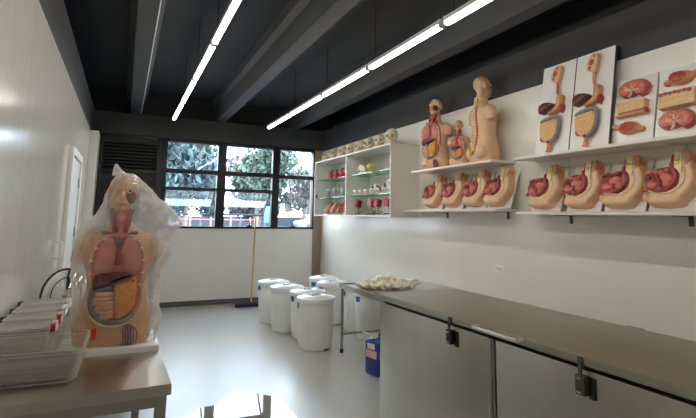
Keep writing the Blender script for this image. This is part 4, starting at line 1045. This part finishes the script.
# palm in the right column
pr = empty('palm_tree', (9.6, 25.5, GZ), (0, 0, 0), 'palm tree with drooping fronds in the right window column', 'tree')
MB().tube([(0, 0, 0), (.05, 0, 2), (0, 0, 3.9)], [.13, .1, .09], 10).build('trunk', M['bark'], pr)
for k in range(11):
    a = k * 2 * PI / 11; bm = bmesh.new(); pts = [V(math.cos(a) * s * 1.3, math.sin(a) * s * 1.3, 3.9 + .75 * s - 1.15 * s * s) for s in [i / 7 for i in range(8)]]
    sd = V(-math.sin(a), math.cos(a), 0)
    for i in range(7):
        for q in (-1, 1):
            t1 = pts[i]; t2 = pts[i] + (pts[i + 1] - pts[i]) * .5; e_ = t1 + sd * q * .3 + V(0, 0, -.18) + (pts[i + 1] - pts[i]) * .8
            bm.faces.new([bm.verts.new(t1), bm.verts.new(t2), bm.verts.new(e_)])
    me = bpy.data.meshes.new('frond'); bm.to_mesh(me); bm.free(); me.materials.append(M['leaf_pale']); o = bpy.data.objects.new('frond', me); COL.objects.link(o); o.parent = pr
# low wall, rail fence, blue board, post
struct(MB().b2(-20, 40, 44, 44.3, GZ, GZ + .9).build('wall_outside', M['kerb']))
fe = empty('rail_fence', (3.6, 20, GZ), (0, 0, 0), 'low red and white rail fence outside the window', 'fence')
for k in range(9): part(MB().tube([(-1.6 + k * .4, 0, 0), (-1.6 + k * .4, 0, .95)], .035, 8).build('fence_post', M['fence_red'] if k % 2 else M['kerb'], fe), 'red post' if k % 2 else 'white post')
for z in (.45, .85): MB().b2(-1.6, 1.6, -.02, .02, z - .018, z + .018).build('rail', M['fence_red'], fe)
sg = empty('blue_board', (5.35, 19.0, GZ), (0, 0, 0), 'plain blue board on two posts outside the middle window', 'sign')
MB().b2(-.24, .24, -.02, .02, .75, 1.4, .005).build('board_panel', M['sign_blue'], sg)
for q in (-.18, .18): MB().tube([(q, .04, 0), (q, .04, 1.5)], .03, 8).build('post', M['kerb'], sg)
def car(x, y, rz, label, paint):
    r = empty('car', (x, y, GZ), (0, 0, rz), label, 'car', 'cars parked outside')
    m = MB(); m.prism(smooth_outline([(-2.0, .35), (-2.02, .7), (-1.3, .85), (-.7, 1.38), (.7, 1.4), (1.4, .95), (2.0, .85), (2.05, .4), (1.5, .3), (-1.5, .3)], 4), -.82, .82, .08); m.build('car_body', paint, r)
    m = MB(); m.prism([(-1.05, .9), (-.62, 1.28), (.62, 1.3), (1.15, .93)], -.835, .835); m.build('side_window', M['car_glass'], r)
    for x_ in (-1.25, 1.25):
        for y_ in (-.78, .78): MB().tube([(x_, y_ - .1, .32), (x_, y_ + .1, .32)], .32, 18).build('wheel', M['rubber'], r)
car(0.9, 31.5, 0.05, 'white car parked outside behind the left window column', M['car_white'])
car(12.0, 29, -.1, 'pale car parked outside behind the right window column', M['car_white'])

# ------------------------------------------------------------------ sky and exposure
wd = bpy.data.worlds.new('sky'); S.world = wd; wd.use_nodes = True
nt = wd.node_tree; N = nt.nodes; L = nt.links
bg = N['Background']
tc = N.new('ShaderNodeTexCoord'); nz = N.new('ShaderNodeTexNoise'); nz.inputs['Scale'].default_value = 3.0; nz.inputs['Detail'].default_value = 5
L.new(tc.outputs['Generated'], nz.inputs['Vector'])
rp = N.new('ShaderNodeValToRGB'); rp.color_ramp.elements[0].position = .35; rp.color_ramp.elements[0].color = (.62, .78, 1, 1); rp.color_ramp.elements[1].position = .6; rp.color_ramp.elements[1].color = (.95, .98, 1, 1)
L.new(nz.outputs['Fac'], rp.inputs['Fac']); L.new(rp.outputs['Color'], bg.inputs['Color']); bg.inputs['Strength'].default_value = 15.0
pt = bpy.data.lights.new('window_portal', 'AREA'); pt.shape = 'RECTANGLE'; pt.size = 2.9; pt.size_y = 1.6; pt.cycles.is_portal = True
po = bpy.data.objects.new('window_portal', pt); COL.objects.link(po); po.location = (2.0, YF + .75, 2.15); po.rotation_euler = (PI / 2, 0, PI)
po.rotation_euler = (-PI / 2, 0, 0)

S.view_settings.view_transform = 'Standard'; S.view_settings.look = 'None'; S.view_settings.gamma = 1.0; S.view_settings.use_curve_mapping = False
S.view_settings.exposure = 0.0
S.cycles.max_bounces = 8; S.cycles.diffuse_bounces = 4; S.cycles.glossy_bounces = 4; S.cycles.transparent_max_bounces = 16; S.cycles.transmission_bounces = 6
S.cycles.sample_clamp_indirect = 6.0
S.cycles.use_denoising = True
